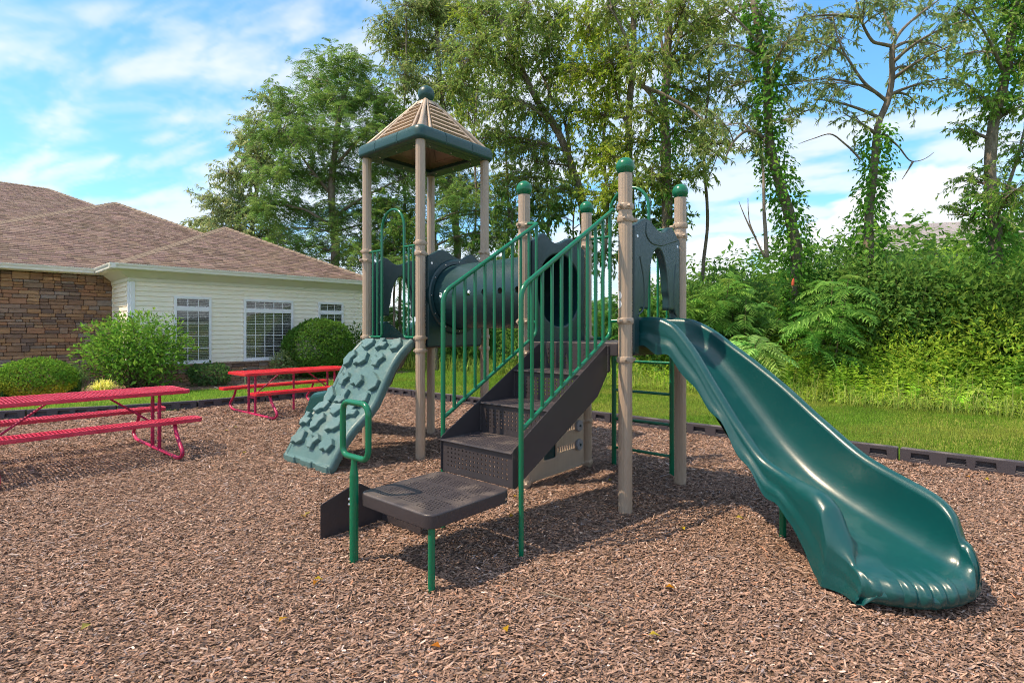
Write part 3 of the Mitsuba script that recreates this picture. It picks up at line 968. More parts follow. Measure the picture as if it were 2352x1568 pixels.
# ------------------------------------------------------------------ canopy
CN = f'{PS}__canopy'
CC = LQ(SP / 2, SP / 2, 0)
hs_ = 0.635
sq = sbox(-hs_, -hs_, hs_, hs_).buffer(-0.10).buffer(0.10, quad_segs=7)
rg = rings_of(sq, 0.15)[0]
e = np.roll(rg, -1, 0) - np.roll(rg, 1, 0)
nr = np.stack([-e[:, 1], e[:, 0]], 1) / np.linalg.norm(e, axis=1, keepdims=True)
zb0 = 3.68
prof = [(0.03, 0.0), (0.008, 0.012), (0.0, 0.04), (0.0, 0.10), (0.012, 0.14), (0.04, 0.162), (0.075, 0.165), (0.085, 0.12), (0.10, 0.05), (0.105, 0.02), (0.10, 0.0)]
vs = np.vstack([np.column_stack([rg + nr * a, np.full(len(rg), zb0 + b)]) for a, b in prof])
n = len(rg)
j = np.arange(n)
kk = np.arange(len(prof))
f = np.vstack([np.stack([k * n + j, k * n + (j + 1) % n, ((k + 1) % len(prof)) * n + (j + 1) % n, ((k + 1) % len(prof)) * n + j], 1) for k in kk])
mb = MB().add(frame(vs, CC, U, V, Z), f)
put(f'{CN}__rim', mb, 'rim_plastic', 50)
# under frame
uf = sbox(-0.545, -0.545, 0.545, 0.545).difference(sbox(-0.40, -0.40, 0.40, 0.40))
vf = plate(uf, 0.05, 0.008, steps=1)
put(f'{CN}__frame', MB().add(frame(vf[0], CC + Z * 3.675, U, V, Z), vf[1]), 'teal_plastic', 30)
for sx, sy in ((1, 0), (-1, 0), (0, 1), (0, -1)):
    x_ = U * sx + V * sy
    y_ = np.cross(Z, x_)
    for q in (-0.34, 0, 0.34):
        bolt(f'{CN}__bolt', CC + x_ * 0.47 + y_ * q + Z * 3.674, -Z, 0.010)
    # joint bands on the rim
    for q in (-0.22, 0.22) if sx + sy < 0 else (0.0,):
        b = MB()
        pr = np.array([(0.635 - a, b_) for a, b_ in prof[1:7]])
        pr[:, 0] += 0.004
        vs = np.vstack([CC + x_ * pr[:, :1] + y_ * (q + dq) + Z * (zb0 + pr[:, 1:]) for dq in (-0.006, 0.006)])
        jj = np.arange(len(pr) - 1)
        b.add(vs, np.stack([jj, jj + 1, jj + 1 + len(pr), jj + len(pr)], 1))
        put(f'{CN}__joint', b, 'rim_plastic', 60)
    # roof face
    z0, z1, h0, h1 = 3.80, 4.425, 0.565, 0.075
    sl = math.hypot(z1 - z0, h0 - h1)
    dn = unit(x_ * (z1 - z0) + Z * (h0 - h1))
    up = unit(-x_ * (h0 - h1) + Z * (z1 - z0))
    base = CC + x_ * h0 + Z * z0
    base = base - dn * 0.022
    q4 = np.array([base - y_ * h0, base + y_ * h0, base + up * sl + y_ * h1, base + up * sl - y_ * h1])
    in4 = q4 - dn * 0.02
    fb = MB().add(np.vstack([q4, in4]), [[0, 1, 2], [0, 2, 3], [6, 5, 4], [7, 6, 4], [0, 4, 5], [0, 5, 1], [2, 6, 7], [2, 7, 3]])
    # an inner moulded panel seen from below
    g = [base + up * 0.08 - dn * 0.034 - y_ * 0.38, base + up * 0.08 - dn * 0.034 + y_ * 0.38, base + up * 0.42 - dn * 0.034 + y_ * 0.16, base + up * 0.42 - dn * 0.034 - y_ * 0.16]
    put(f'{CN}__roof_face', fb, 'tan_plastic', 20)
    put(f'{CN}__ceiling_panel', MB().add(*tube(np.array(list(fillet([*g, g[0], g[1]], 0.05, 4))), 0.009, 6)), 'tan_plastic', 50)
    for i in range(7):
        s0 = 0.045 + i * 0.096
        wd0 = 0.66 * (h0 + (h1 - h0) * s0 / sl) - 0.012
        s1 = s0 + 0.060
        wd1 = 0.66 * (h0 + (h1 - h0) * s1 / sl) - 0.012
        lo, hi = 0.046, 0.030
        p8 = []
        for (ss, ww, hh) in ((s0, wd0, lo), (s1, wd1, hi)):
            for dd in (-0.004, hh):
                p8 += [base + up * ss - y_ * ww + dn * dd, base + up * ss + y_ * ww + dn * dd]
        hull = trimesh.convex.convex_hull(np.array(p8))
        put(f'{CN}__slat', MB().mesh(hull), 'tan_plastic')
    for sg in (-1, 1):
        # rib beside the hip, flaring towards the eave
        pts = []
        for ss in np.linspace(0.0, sl, 8):
            hw = h0 + (h1 - h0) * ss / sl
            pts.append(base + up * ss + y_ * sg * hw * 0.72 + dn * 0.026)
        m1 = MB().add(*tube(np.array(pts), np.linspace(0.020, 0.012, 8), 8))
        put(f'{CN}__rib', m1, 'tan_plastic', 50)
    hip = MB().add(*tube(np.array([CC + (x_ + y_) * (h0 + (h1 - h0) * q) + Z * (z0 + (z1 - z0) * q) for q in np.linspace(0, 1, 6)]), np.linspace(0.034, 0.02, 6), 8))
    put(f'{CN}__hip', hip, 'tan_plastic', 50)
m = MB().add(*lathe([(0.13, 4.37), (0.10, 4.425), (0.07, 4.435)], CC, Z, 24))
put(f'{CN}__collar', m, 'tan_plastic', 40)
put(f'{CN}__ball', MB().add(*ball(CC + Z * 4.53, 0.108, 20)), 'rim_plastic', True)
label(f'{CN}__ball', 'dark teal ball on top of the canopy roof')
# ------------------------------------------------------------------ clubhouse building on the left
A_ = np.array([-9.784, 13.80, 0.0])
a_ = unit([0.686, 0.727, 0.0])
o_ = np.array([a_[1], -a_[0], 0.0])             # outwards, towards the playground


def B(s, o, z=0.0):
    return A_ + a_ * s + o_ * o + Z_ * z


def siding_col(p, n, uv):
    t = fbm(p.x * 1.5, p.y * 1.5, p.z * 6, 3)
    return mi.Color3f(0.86, 0.795, 0.665) * (0.95 + 0.10 * t)


def stone_tex(p, n, uv):
    t = fbm(p.x * 14, p.y * 14, p.z * 26, 4)
    u = noise(p.x * 60, p.y * 60, p.z * 60)
    return 0.52 + 0.85 * t + 0.18 * u


def shingle_col(p, n, uv):
    return 1.0 * (0.8 + 0.4 * noise(p.x * 60, p.y * 60, p.z * 60))


mat('siding', mikit.proc(siding_col), 0.55)
mat('white_trim', (0.78, 0.78, 0.82), 0.45)
mat('gutter_white', (0.76, 0.75, 0.70), 0.4)
mat('soffit_white', (0.68, 0.66, 0.56), 0.6)
mat('dark_room', (0.012, 0.012, 0.013), 0.8)
mat('blind_white', (0.36, 0.37, 0.35), 0.6)
mat('mortar', (0.075, 0.055, 0.042), 0.95)
mat('shingle', VC, 0.9, spec=0.2)
mat('cap_shingle', worn((0.25, 0.20, 0.16), 0.2, 8), 0.9, spec=0.2)
STONES = [(0.205, 0.125, 0.082), (0.165, 0.105, 0.078), (0.26, 0.155, 0.09), (0.22, 0.15, 0.115), (0.13, 0.09, 0.075), (0.25, 0.135, 0.085), (0.185, 0.135, 0.105), (0.21, 0.17, 0.15), (0.30, 0.19, 0.115)]
for i, c in enumerate(STONES):
    def fn(p, n, uv, c=c):
        t = fbm(p.x * 9, p.y * 9, p.z * 22, 4)
        h = fbm(p.x * 3 + 9, p.y * 3, p.z * 9, 3)
        return mix(mi.Color3f(c) * 0.85, mi.Color3f(c) * 1.75, t) * mix((0.9, 0.95, 1.05), (1.12, 1.0, 0.86), h)
    mat(f'stone_{i}', mikit.proc(fn), 0.85, spec=0.25)

HB = 'clubhouse'
label(HB, 'cream sided building with brown stone wall and brown shingle roof', 'building')
r = np.random.default_rng(3)

# core behind the claddings
m = MB()
m.add(*obox(B(0.03, -9, 0), a_ * 6.72, o_ * 8.985, Z_ * 2.97))
m.add(*obox(B(-6, -11, 0), a_ * 6.03, o_ * 8.94, Z_ * 2.97))
put(f'{HB}__core', m, 'mortar')
# stone walls


def stone_wall(key, s0, s1, z0, z1, o, hs):
    z = z0
    while z < z1 - 0.02:
        h = min(r.choice(hs), z1 - z)
        if z1 - (z + h) < 0.045:
            h = z1 - z
        s = s0 - r.uniform(0, 0.2)
        while s < s1:
            w = r.uniform(0.14, 0.40) if h > 0.08 else r.uniform(0.12, 0.32)
            e = min(s + w, s1)
            if s1 - e < 0.09:
                e = s1
            b0 = max(s, s0)
            parts = [(z, h)]
            if h > 0.135 and r.random() < 0.55:
                q = h * r.uniform(0.4, 0.6)
                parts = [(z, q), (z + q, h - q)]
            for zz, hh in parts:
                if e - b0 > 0.04:
                    pr = r.uniform(0.028, 0.062)
                    vv, ff = obox(B(b0 + 0.004, o - 0.03, zz + 0.004), a_ * (e - b0 - 0.008), o_ * (pr + 0.03), Z_ * (hh - 0.008), 0.010)
                    vv = vv + (meshkit.fbm(vv * 9.0, 2, 5)[:, None] - 0.5) * o_ * 0.022
                    put(f'{key}__stone', MB().add(vv, ff), f'stone_{r.choice(len(STONES), p=[.18,.16,.12,.12,.12,.09,.09,.06,.06])}', False)
            s = e
        z += h


stone_wall(f'{HB}__stone_wall', -2.75, -0.03, 0.0, 2.96, -2.0, [0.07, 0.09, 0.10, 0.115, 0.14, 0.16])
stone_wall(f'{HB}__stone_base', 0.0, 6.8, -0.03, 0.50, 0.03, [0.085, 0.11, 0.14, 0.17])
put(f'{HB}__stone_wall__corner_strip', MB().add(*obox(B(-0.035, -2.0, 0.0), a_ * 0.03, o_ * 0.05, Z_ * 2.9)), 'siding')
put(f'{HB}__stone_base__ledge', MB().add(*obox(B(-0.03, -0.02, 0.50), a_ * 6.86, o_ * 0.13, Z_ * 0.055, 0.012)), 'stone_3', 20)
put(f'{HB}__stone_base__ledge', MB().add(*obox(B(-0.06, -2.0, 0.50), a_ * 0.06, o_ * 1.95, Z_ * 0.055, 0.012)), 'stone_3', 20)
m = MB().add(*obox(B(-0.03, -1.99, 0.0), a_ * 0.05, o_ * 1.98, Z_ * 0.50))
put(f'{HB}__stone_base', m, 'stone_1')
# lap siding, board by board, on the front and on the return
SW = f'{HB}__siding_wall'
put(f'{SW}__sheathing', MB().add(*obox(B(0.05, -0.02, 0.556), a_ * 6.7, o_ * 0.022, Z_ * 2.15)), 'siding')
put(f'{SW}__sheathing', MB().add(*obox(B(-0.002, -1.97, 0.556), a_ * 0.012, o_ * 1.88, Z_ * 2.15)), 'siding')
zz = 0.555
bh = 0.1285
pf = [(0.0, 0.0), (0.030, 0.0), (0.032, 0.004), (0.014, bh - 0.010), (0.0, bh - 0.010)]
while zz < 2.70:
    for (p0, ax, ln, out) in ((B(0.09, 0.0, zz), a_, 6.62, o_), (B(0.0, -1.97, zz), o_, 1.88, -a_)):
        v = np.array([p0 + ax * t + out * x + Z_ * z for t in (0, ln) for x, z in pf])
        n = len(pf)
        j = np.arange(n)
        f = np.vstack([np.stack([j, (j + 1) % n, (j + 1) % n + n, j + n], 1)[:, [0, 1, 2]], np.stack([j, (j + 1) % n + n, j + n], 1), [[0, 2, 1], [0, 3, 2], [0, 4, 3], [n, n + 1, n + 2], [n, n + 2, n + 3], [n, n + 3, n + 4]]])
        put(f'{SW}__board', MB().add(v, f), 'siding')
    zz += bh
for (p0, x, y) in ((B(-0.005, -0.03, 0.555), a_ * 0.10, o_ * 0.075), (B(6.71, -0.03, 0.555), a_ * 0.10, o_ * 0.075)):
    put(f'{SW}__corner_trim', MB().add(*obox(p0, x, y, Z_ * 2.16, 0.004)), 'white_trim')
put(f'{SW}__corner_trim', MB().add(*obox(B(-0.05, -0.10, 0.555), a_ * 0.045, o_ * 0.10, Z_ * 2.16, 0.004)), 'white_trim')
# frieze, cornice, soffit
FZ = f'{HB}__frieze'
put(FZ, MB().add(*obox(B(-0.045, -0.02, 2.715), a_ * 6.89, o_ * 0.065, Z_ * 0.10, 0.006)), 'soffit_white')
put(f'{HB}__frieze', MB().add(*obox(B(-0.055, -1.97, 2.715), a_ * 0.06, o_ * 1.93, Z_ * 0.10, 0.006)), 'soffit_white')
c0 = MB()
q = np.array([B(-0.05, 0.05, 2.812), B(6.85, 0.05, 2.812), B(7.1, 0.30, 2.975), B(-0.30, 0.30, 2.975)])
c0.add(np.vstack([q, q + Z_ * 0.01 - o_ * 0.02]), [[0, 1, 2], [0, 2, 3], [6, 5, 4], [7, 6, 4]])
q = np.array([B(-0.05, 0.05, 2.812), B(-0.30, 0.30, 2.975), B(-0.30, -1.7, 2.975), B(-0.05, -1.95, 2.812)])
c0.add(np.vstack([q, q + Z_ * 0.01 + a_ * 0.02]), [[0, 1, 2], [0, 2, 3], [6, 5, 4], [7, 6, 4]])
put(f'{HB}__cornice', c0, 'soffit_white')
s_ = MB().add(*obox(B(-0.40, -0.1, 2.976), a_ * 7.6, o_ * 0.50, Z_ * 0.02))
s_.add(*obox(B(-0.40, -2.0, 2.976), a_ * 0.45, o_ * 1.898, Z_ * 0.02))
s_.add(*obox(B(-6.0, -2.05, 2.977), a_ * 5.599, o_ * 0.45, Z_ * 0.02))
put(f'{HB}__soffit', s_, 'soffit_white')


def gutter(p, q, out):
    d = q - p
    prof = [(0.0, 0.0), (0.07, 0.0), (0.085, 0.02), (0.088, 0.055), (0.115, 0.10), (0.12, 0.135), (0.105, 0.137), (0.10, 0.11), (0.012, 0.10), (0.0, 0.135)]
    v = np.array([b + out * x + Z_ * z for b in (p, q) for x, z in prof])
    n = len(prof)
    j = np.arange(n)
    f = np.stack([j, (j + 1) % n, (j + 1) % n + n, j + n], 1)
    m = MB().add(v, f)
    for e in (0, n):
        m.add(np.vstack([v[e:e + n], v[e:e + n].mean(0)]), np.stack([j, (j + 1) % n, np.full(n, n)], 1))
    put(f'{HB}__gutter', m, 'gutter_white', 25)


gutter(B(-0.52, 0.40, 2.985), B(7.3, 0.40, 2.985), o_)
gutter(B(-0.40, 0.52, 2.985), B(-0.40, -1.6, 2.985), -a_)
gutter(B(-7.0, -1.6, 2.985), B(-0.50, -1.6, 2.985), o_)

# windows


def window(s0, s1, z0, z1, cols, rows, ftext):
    k = f'{HB}__window'
    i = 0
    while any(x == k or x.startswith(k + '__') for x in scene):
        i += 1
        k = f'{HB}__window_{i:03d}'
    o0 = 0.034
    fw = 0.065
    w = s1 - s0
    zt0 = z1 - 0.075 - 0.20                      # transom light
    zl1 = zt0 - 0.125
    fr = Polygon([(0, z0), (w, z0), (w, z1), (0, z1)], [[(fw, z0 + 0.06), (w - fw, z0 + 0.06), (w - fw, zl1), (fw, zl1)], [(fw, zt0), (w - fw, zt0), (w - fw, z1 - 0.075), (fw, z1 - 0.075)]])
    vf = plate(fr, 0.05, 0.006, steps=1)
    put(k, MB().add(frame(vf[0], B(s0, o0), a_, Z_, o_), vf[1][:, ::-1]), 'white_trim', 25)
    put(f'{k}__sill', MB().add(*obox(B(s0 - 0.02, o0 - 0.01, z0 - 0.035), a_ * (w + 0.04), o_ * 0.085, Z_ * 0.034, 0.006)), 'white_trim')
    put(f'{k}__room', MB().add(*obox(B(s0 + 0.02, 0.0275, z0 + 0.02), a_ * (w - 0.04), o_ * 0.006, Z_ * (z1 - z0 - 0.04))), 'dark_room')
    iw = w - 2 * fw
    for (za, zb, nr) in ((z0 + 0.06, zl1, rows), (zt0, z1 - 0.075, 1)):
        for c in range(cols):
            for q in range(nr):
                x0 = fw + iw * c / cols
                h = (zb - za) / nr
                put(f'{k}__pane', MB().add(np.array([B(s0 + x0 + 0.003, o0 + 0.024, za + h * q + 0.003), B(s0 + x0 + iw / cols - 0.003, o0 + 0.024, za + h * q + 0.003), B(s0 + x0 + iw / cols - 0.003, o0 + 0.024, za + h * (q + 1) - 0.003), B(s0 + x0 + 0.003, o0 + 0.024, za + h * (q + 1) - 0.003)]), [[0, 2, 1], [0, 3, 2]]), 'pane_glass')
        for c in range(1, cols):
            put(f'{k}__muntin', MB().add(*obox(B(s0 + fw + iw * c / cols - 0.009, o0 + 0.018, za), a_ * 0.018, o_ * 0.016, Z_ * (zb - za))), 'white_trim')
        for q in range(1, nr):
            put(f'{k}__muntin', MB().add(*obox(B(s0 + fw, o0 + 0.020, za + (zb - za) * q / nr - 0.009), a_ * iw, o_ * 0.0155, Z_ * 0.018)), 'white_trim')
        b = MB()
        z = za + 0.01
        while z < zb:
            if r.random() < 0.97:
                b.add(*obox(B(s0 + fw + 0.01, o0 + 0.003, z), a_ * (iw - 0.02), o_ * 0.010, Z_ * 0.014))
            z += 0.047
        key = put(f'{k}__blind', b, 'blind_white')
        label(key, 'pale horizontal blind slats behind the glass', kind='stuff')


scene['pane_glass'] = {'type': 'thindielectric', 'int_ior': 1.5}
window(0.967, 1.887, 0.575, 2.385, 3, 4, '')
window(2.755, 4.223, 0.585, 2.375, 5, 4, '')
window(5.056, 5.942, 0.60, 2.375, 3, 4, '')

# shingled roof faces


def shingles(e0, e1, apex_a, apex_b, key, zoff=0.0):
    """Face with eave e0-e1 and top edge apex_a-apex_b; courses of single tabs, each a raised wedge with its own tone."""
    rr = np.random.default_rng(len(scene))
    ed = unit(e1 - e0)
    n = unit(np.cross(ed, apex_a - e0))
    n = n if n[2] > 0 else -n
    up = np.cross(n, ed)
    up = up if up[2] > 0 else -up
    H_ = (apex_a - e0) @ up
    xa, xb, L = (apex_a - e0) @ ed, (apex_b - e0) @ ed, (e1 - e0) @ ed
    m = MB()
    base = np.array([e0, e1, apex_b, apex_a]) - n * 0.004
    m.add(np.vstack([base, base - n * 0.05]), [[0, 1, 2], [0, 2, 3], [4, 5, 1], [4, 1, 0], [6, 5, 4], [7, 6, 4]], (0.09, 0.06, 0.045))
    V_, F_l, C_ = [], [], []
    nv = 0
    t = 0.0
    ex = 0.140
    while t < H_:
        u0, u1 = t / H_, min(1.0, (t + ex) / H_)
        l0, r0 = xa * u0, L + (xb - L) * u0
        l1, r1 = xa * u1, L + (xb - L) * u1
        x = l0 - rr.uniform(0, 0.3)
        while x < r0:
            w = rr.choice([0.10, 0.16, 0.2, 0.26, 0.33])
            x0, x1 = max(x, l0), min(x + w - 0.004, r0)
            if x1 - x0 > 0.01:
                y0, y1 = max(x, l1), min(x + w - 0.004, r1)
                if y1 <= y0:
                    y0 = y1 = np.clip(0.5 * (x0 + x1), min(l1, r1), max(l1, r1))
                hh = rr.choice([0.007, 0.010, 0.014])
                p = lambda a, b, c: e0 + ed * a + up * b + n * c
                V_.append(np.array([p(x0, t, 0), p(x1, t, 0), p(x1, t, hh), p(x0, t, hh), p(y1, t + ex, 0.001), p(y0, t + ex, 0.001)]))
                F_l.append(np.array([[0, 1, 2], [0, 2, 3], [3, 2, 4], [3, 4, 5]]) + nv)
                nv += 6
                c = np.array([0.165, 0.122, 0.108]) * rr.choice([0.72, 0.86, 1.0, 1.0, 1.10, 1.22]) * np.exp(rr.normal(0, 0.06))
                c = c * np.array([1, rr.uniform(0.95, 1.06), rr.uniform(0.93, 1.08)])
                C_.append(np.tile(c, (6, 1)))
            x += w
        t += ex
    m.add(np.vstack(V_), np.vstack(F_l), np.vstack(C_))
    k = put(f'{key}__shingles', m, 'shingle', False)
    label(k, 'brown asphalt shingles in overlapping rows', kind='stuff')


def caps(p, q, key):
    m = MB()
    d = q - p
    L = np.linalg.norm(d)
    d = d / L
    side = unit(np.cross(d, Z_))
    t = 0.0
    while t < L:
        e = min(t + 0.24, L)
        pts = [p + d * t + side * x + Z_ * z for x, z in ((-0.13, -0.030), (0, 0.042), (0.13, -0.030))]
        pte = [p + d * e + side * x + Z_ * z for x, z in ((-0.13, -0.052), (0, 0.024), (0.13, -0.052))]
        m.add(np.vstack([pts, pte, [p + d * t - Z_ * 0.03]]), [[0, 1, 4], [0, 4, 3], [1, 2, 5], [1, 5, 4], [0, 6, 1], [1, 6, 2]])
        t += 0.20
    k = put(f'{key}__cap_shingles', m, 'cap_shingle')
    label(k, 'row of light brown cap shingles along the hip', kind='stuff')


def hip_roof(key, s0, s1, o, ze, back, run, ridge_s=None):
    """Front eave from s0 to s1 at distance o; hip end whose top point or ridge lies 'run' behind."""
    e0, e1 = B(s0, o, ze), B(s1, o, ze)
    zr = ze + run * 0.5
    ap = [B(x, o - run, zr) for x in (ridge_s or (0.5 * (s0 + s1),) * 2)]
    b0, b1 = B(s0, o - back, ze), B(s1, o - back, ze)
    shingles(e0, e1, ap[0], ap[1], key)
    shingles(b0, e0, ap[0] - o_ * 0 if ridge_s else ap[0] - o_ * (back - run), ap[0], key)
    m = MB()
    if ridge_s:
        m.add(np.array([e1, b1, ap[1], b0, ap[0]]), [[0, 1, 2], [1, 3, 4], [1, 4, 2]])
    else:
        far = ap[0] - o_ * (back - run)
        m.add(np.array([e1, b1, far, ap[0]]), [[0, 1, 2], [0, 2, 3]])
    m.add(np.array([e0, e1, b1, b0]) - Z_ * 0.03, [[0, 2, 1], [0, 3, 2]])
    put(f'{key}__deck', m, 'cap_shingle')
    caps(e0, ap[0], key)
    caps(e1, ap[1], key)
    if ridge_s:
        caps(ap[0], ap[1], key)


hip_roof(f'{HB}__wing_roof', -0.43, 7.23, 0.43, 3.085, 9.4, 3.83)
hip_roof(f'{HB}__main_roof', -5.04, 7.22, -1.57, 3.085, 16.0, 6.13)
tp = np.array([-22.9, 26.6, 0])
ts, to = (tp - A_) @ a_, (tp - A_) @ o_
hip_roof(f'{HB}__rear_roof', ts - 22.0, ts + 10.2, to + 10.2, 3.3, 20.4, 10.2, (ts - 11.0, ts))

# planting bed
bed = [B(-9, 0.2), B(-2.2, -0.35), B(-0.5, 1.45), B(1.6, 1.95), B(5.5, 1.85), B(7.6, 1.2), B(7.6, -0.2), B(0, -0.2), B(0, -2.2), B(-9, -2.2)]
bp = Polygon([tuple(x[:2]) for x in bed]).buffer(0.2)
pts, tri = earcut(rings_of(bp))
put('planting_bed', MB().add(np.column_stack([pts, np.full(len(pts), 0.012)]), tri), 'chip_bed')
label('planting_bed', 'brown mulched planting bed along the building', 'planting bed', kind='structure')
rb = np.random.default_rng(5)
mb = MB().add(*chips(scatter(bp, 9000, rb), rb, 2.0, 0.012))
put('bed_mulch', mb, 'chip_wood')
label('bed_mulch', 'brown mulch chips in the planting bed by the building', 'mulch', kind='stuff')

# outlet post in the bed
ob = at(557, 858, 13.9)
put('outlet_post__box', MB().add(*obox(ob * [1, 1, 0] + Z_ * 0.33, a_ * 0.10, o_ * 0.07, Z_ * 0.16, 0.01)), 'timber_plastic', 30)
put('outlet_post__stake', MB().add(*tube([ob * [1, 1, 0] + a_ * 0.05 + o_ * 0.03, ob * [1, 1, 0] + a_ * 0.05 + o_ * 0.03 + Z_ * 0.34], 0.018, 8)), 'bolt_metal', 40)
label('outlet_post', 'small dark outlet box on a short stake below the middle window', 'outlet box')
# ------------------------------------------------------------------ picnic tables
def table(P, d, w, red, leg, text, pole=False):
    """P: middle of one end on the ground; d: along the table; w: across."""
    k = 'picnic_table' if 'picnic_table__tabletop' not in scene else 'picnic_table_001'
    L = 2.05
    label(k, text, 'picnic table', 'red picnic tables')

    def grid(key, c, wid, z):
        nx = int(L / 0.034)
        ny = max(3, int(wid / 0.085))
        ou = sbox(0, -wid / 2, L, wid / 2).buffer(-0.05).buffer(0.05, quad_segs=4)
        hs = []
        mx, my = 0.022, 0.020
        for i in range(nx):
            for j in range(ny):
                x0 = mx + (L - 2 * mx) * i / nx + 0.005
                x1 = mx + (L - 2 * mx) * (i + 1) / nx - 0.005
                y0 = -wid / 2 + my + (wid - 2 * my) * j / ny + 0.006
                y1 = -wid / 2 + my + (wid - 2 * my) * (j + 1) / ny - 0.006
                if ou.buffer(-0.01).contains(sbox(x0, y0, x1, y1)):
                    hs.append([(x0, y0), (x1, y0), (x1, y1), (x0, y1)])
        pl = Polygon(ou.exterior.coords, hs)
        vf = plate(pl, 0.010)
        m = MB().add(frame(vf[0], P + w * c + Z_ * (z - 0.012), d, w, Z_), vf[1])
        rg = rings_of(ou)[0]
        rim = ou.difference(ou.buffer(-0.012))
        vf = plate(rim, 0.045, 0.005, steps=2)
        m.add(frame(vf[0], P + w * c + Z_ * (z - 0.045), d, w, Z_), vf[1])
        kk = put(key, m, red, 30)
        return kk
    if np.linalg.det(np.stack([d, w, Z_])) < 0:
        w = -w
    grid(f'{k}__tabletop', 0.0, 0.74, 0.755)
    grid(f'{k}__bench', -0.64, 0.255, 0.455)
    grid(f'{k}__bench', 0.64, 0.255, 0.455)
    r = 0.0205
    for s in (0.27, L - 0.27):
        c = P + d * s
        for v in (-0.13, 0.13):
            put(f'{k}__leg', MB().add(*tube([c + w * v + Z_ * 0.03, c + w * v + Z_ * 0.60, c + w * v * 1.0 + Z_ * 0.715], [r, r, r * 0.6], 12)), leg, 50)
        put(f'{k}__base_tube', MB().add(*tube(fillet([c + w * x + Z_ * z for x, z in ((-0.66, 0.415), (-0.735, 0.28), (-0.96, 0.10), (-0.82, 0.025), (0.82, 0.025), (0.96, 0.10), (0.735, 0.28), (0.66, 0.415))], 0.13, 6), r, 12)), leg, 50)
        put(f'{k}__cross_tie', MB().add(*obox(c - w * 0.13 - d * 0.004 + Z_ * 0.30, w * 0.26, d * 0.008, Z_ * 0.035)), leg)
        sg = 1 if s < L / 2 else -1
        put(f'{k}__brace', MB().add(*tube([c + Z_ * 0.325, c + d * sg * 0.05 + Z_ * 0.355, c + d * sg * 0.52 + Z_ * 0.72], 0.0125, 10)), leg, 50)
        for v in (-0.64, 0.64):
            put(f'{k}__bench_support', MB().add(*obox(c + w * (v - 0.11) - d * 0.02 + Z_ * 0.405, w * 0.22, d * 0.04, Z_ * 0.012)), leg)
        put(f'{k}__top_support', MB().add(*obox(c - w * 0.32 - d * 0.02 + Z_ * 0.708, w * 0.64, d * 0.04, Z_ * 0.012)), leg)
    if pole:
        c = P + d * L * 0.5
        put(f'{k}__pole', MB().add(*tube([c + Z_ * -0.05, c + Z_ * 0.72], 0.019, 12)), leg, 50)


def faded(c, d):
    def fn(p, n, uv):
        t = fbm(p.x * 6, p.y * 6, p.z * 6, 4)
        return mix(c, d, smoothstep(0.35, 0.7, t))
    return mikit.proc(fn)


mat('red_coating', faded((0.47, 0.022, 0.060), (0.55, 0.050, 0.095)), 0.38)
mat('magenta_legs', faded((0.33, 0.008, 0.065), (0.42, 0.014, 0.09)), 0.33)
mat('scarlet_coating', faded((0.54, 0.012, 0.026), (0.60, 0.035, 0.045)), 0.36)
table(np.array([-4.23, 6.87, 0]), -U, V, 'red_coating', 'magenta_legs', 'faded pinkish red picnic table cut off by the left edge, nearest')
e0 = np.array([-4.42, 8.92, 0.0])
dd, ww = U, V
table(e0 * [1, 1, 0] + ww * 0.37, dd, ww, 'scarlet_coating', 'magenta_legs', 'bright red picnic table between the climbing wall and the building', True)
# ------------------------------------------------------------------ plants
def leafmat(name, trans=0.9, rough=0.42, eta=1.45):
    scene[name] = {'type': 'principledthin', 'base_color': VC, 'roughness': rough, 'diff_trans': trans, 'eta': eta, 'spec_trans': 0.0}
    return name


leafmat('leaf_matte', 1.0, 0.5, 1.4)
leafmat('leaf_gloss', 0.9, 0.30, 1.55)


def bark_tex(p, n, uv):
    t = fbm(p.x * 16, p.y * 16, p.z * 5, 4)
    g = fbm(p.x * 2.5, p.y * 2.5, p.z * 2.5, 3)
    return mix((0.075, 0.06, 0.045), (0.30, 0.255, 0.205), t) * (0.75 + 0.5 * g)


mat('bark', mikit.proc(bark_tex), 0.9, spec=0.2, bump=(mikit.proc(lambda p, n, uv: fbm(p.x * 14, p.y * 14, p.z * 4.5, 3)), 0.02))
mat('stem', (0.10, 0.08, 0.045), 0.8)


def nrmz(a):
    return a / (np.linalg.norm(a, axis=-1, keepdims=True) + 1e-9)


def leaves(b, d, up, L, W, col, fold=0.25, curl=0.12):
    """Folded pointed leaves: base points b, directions d, rough upward vectors up, lengths, widths, colours (n, 3)."""
    n = len(b)
    d = nrmz(d)
    s = nrmz(np.cross(d, up))
    u = np.cross(s, d)
    L, W = np.broadcast_to(L, (n,))[:, None], np.broadcast_to(W, (n,))[:, None]
    m = b + d * L * 0.45
    v = np.stack([b, m + s * W * 0.5 + u * W * fold, b + d * L - u * L * curl, m - s * W * 0.5 + u * W * fold, m], 1).reshape(-1, 3)
    f = (np.arange(n)[:, None, None] * 5 + np.array([[0, 4, 1], [1, 4, 2], [0, 3, 4], [4, 3, 2]])[None]).reshape(-1, 3)
    return v, f, np.repeat(col, 5, 0)


def leaves2(b, d, up, L, W, col, fold=0.25, curl=0.1):
    n = len(b)
    d = nrmz(d)
    s = nrmz(np.cross(d, up))
    u = np.cross(s, d)
    L, W = np.broadcast_to(L, (n,))[:, None], np.broadcast_to(W, (n,))[:, None]
    m = b + d * L * 0.45
    v = np.stack([b, m + s * W * 0.5 + u * W * fold, b + d * L - u * L * curl, m - s * W * 0.5 + u * W * fold], 1).reshape(-1, 3)
    f = (np.arange(n)[:, None, None] * 4 + np.array([[0, 2, 1], [0, 3, 2]])[None]).reshape(-1, 3)
    return v, f, np.repeat(col, 4, 0)


LEAF_GAIN = 2.85


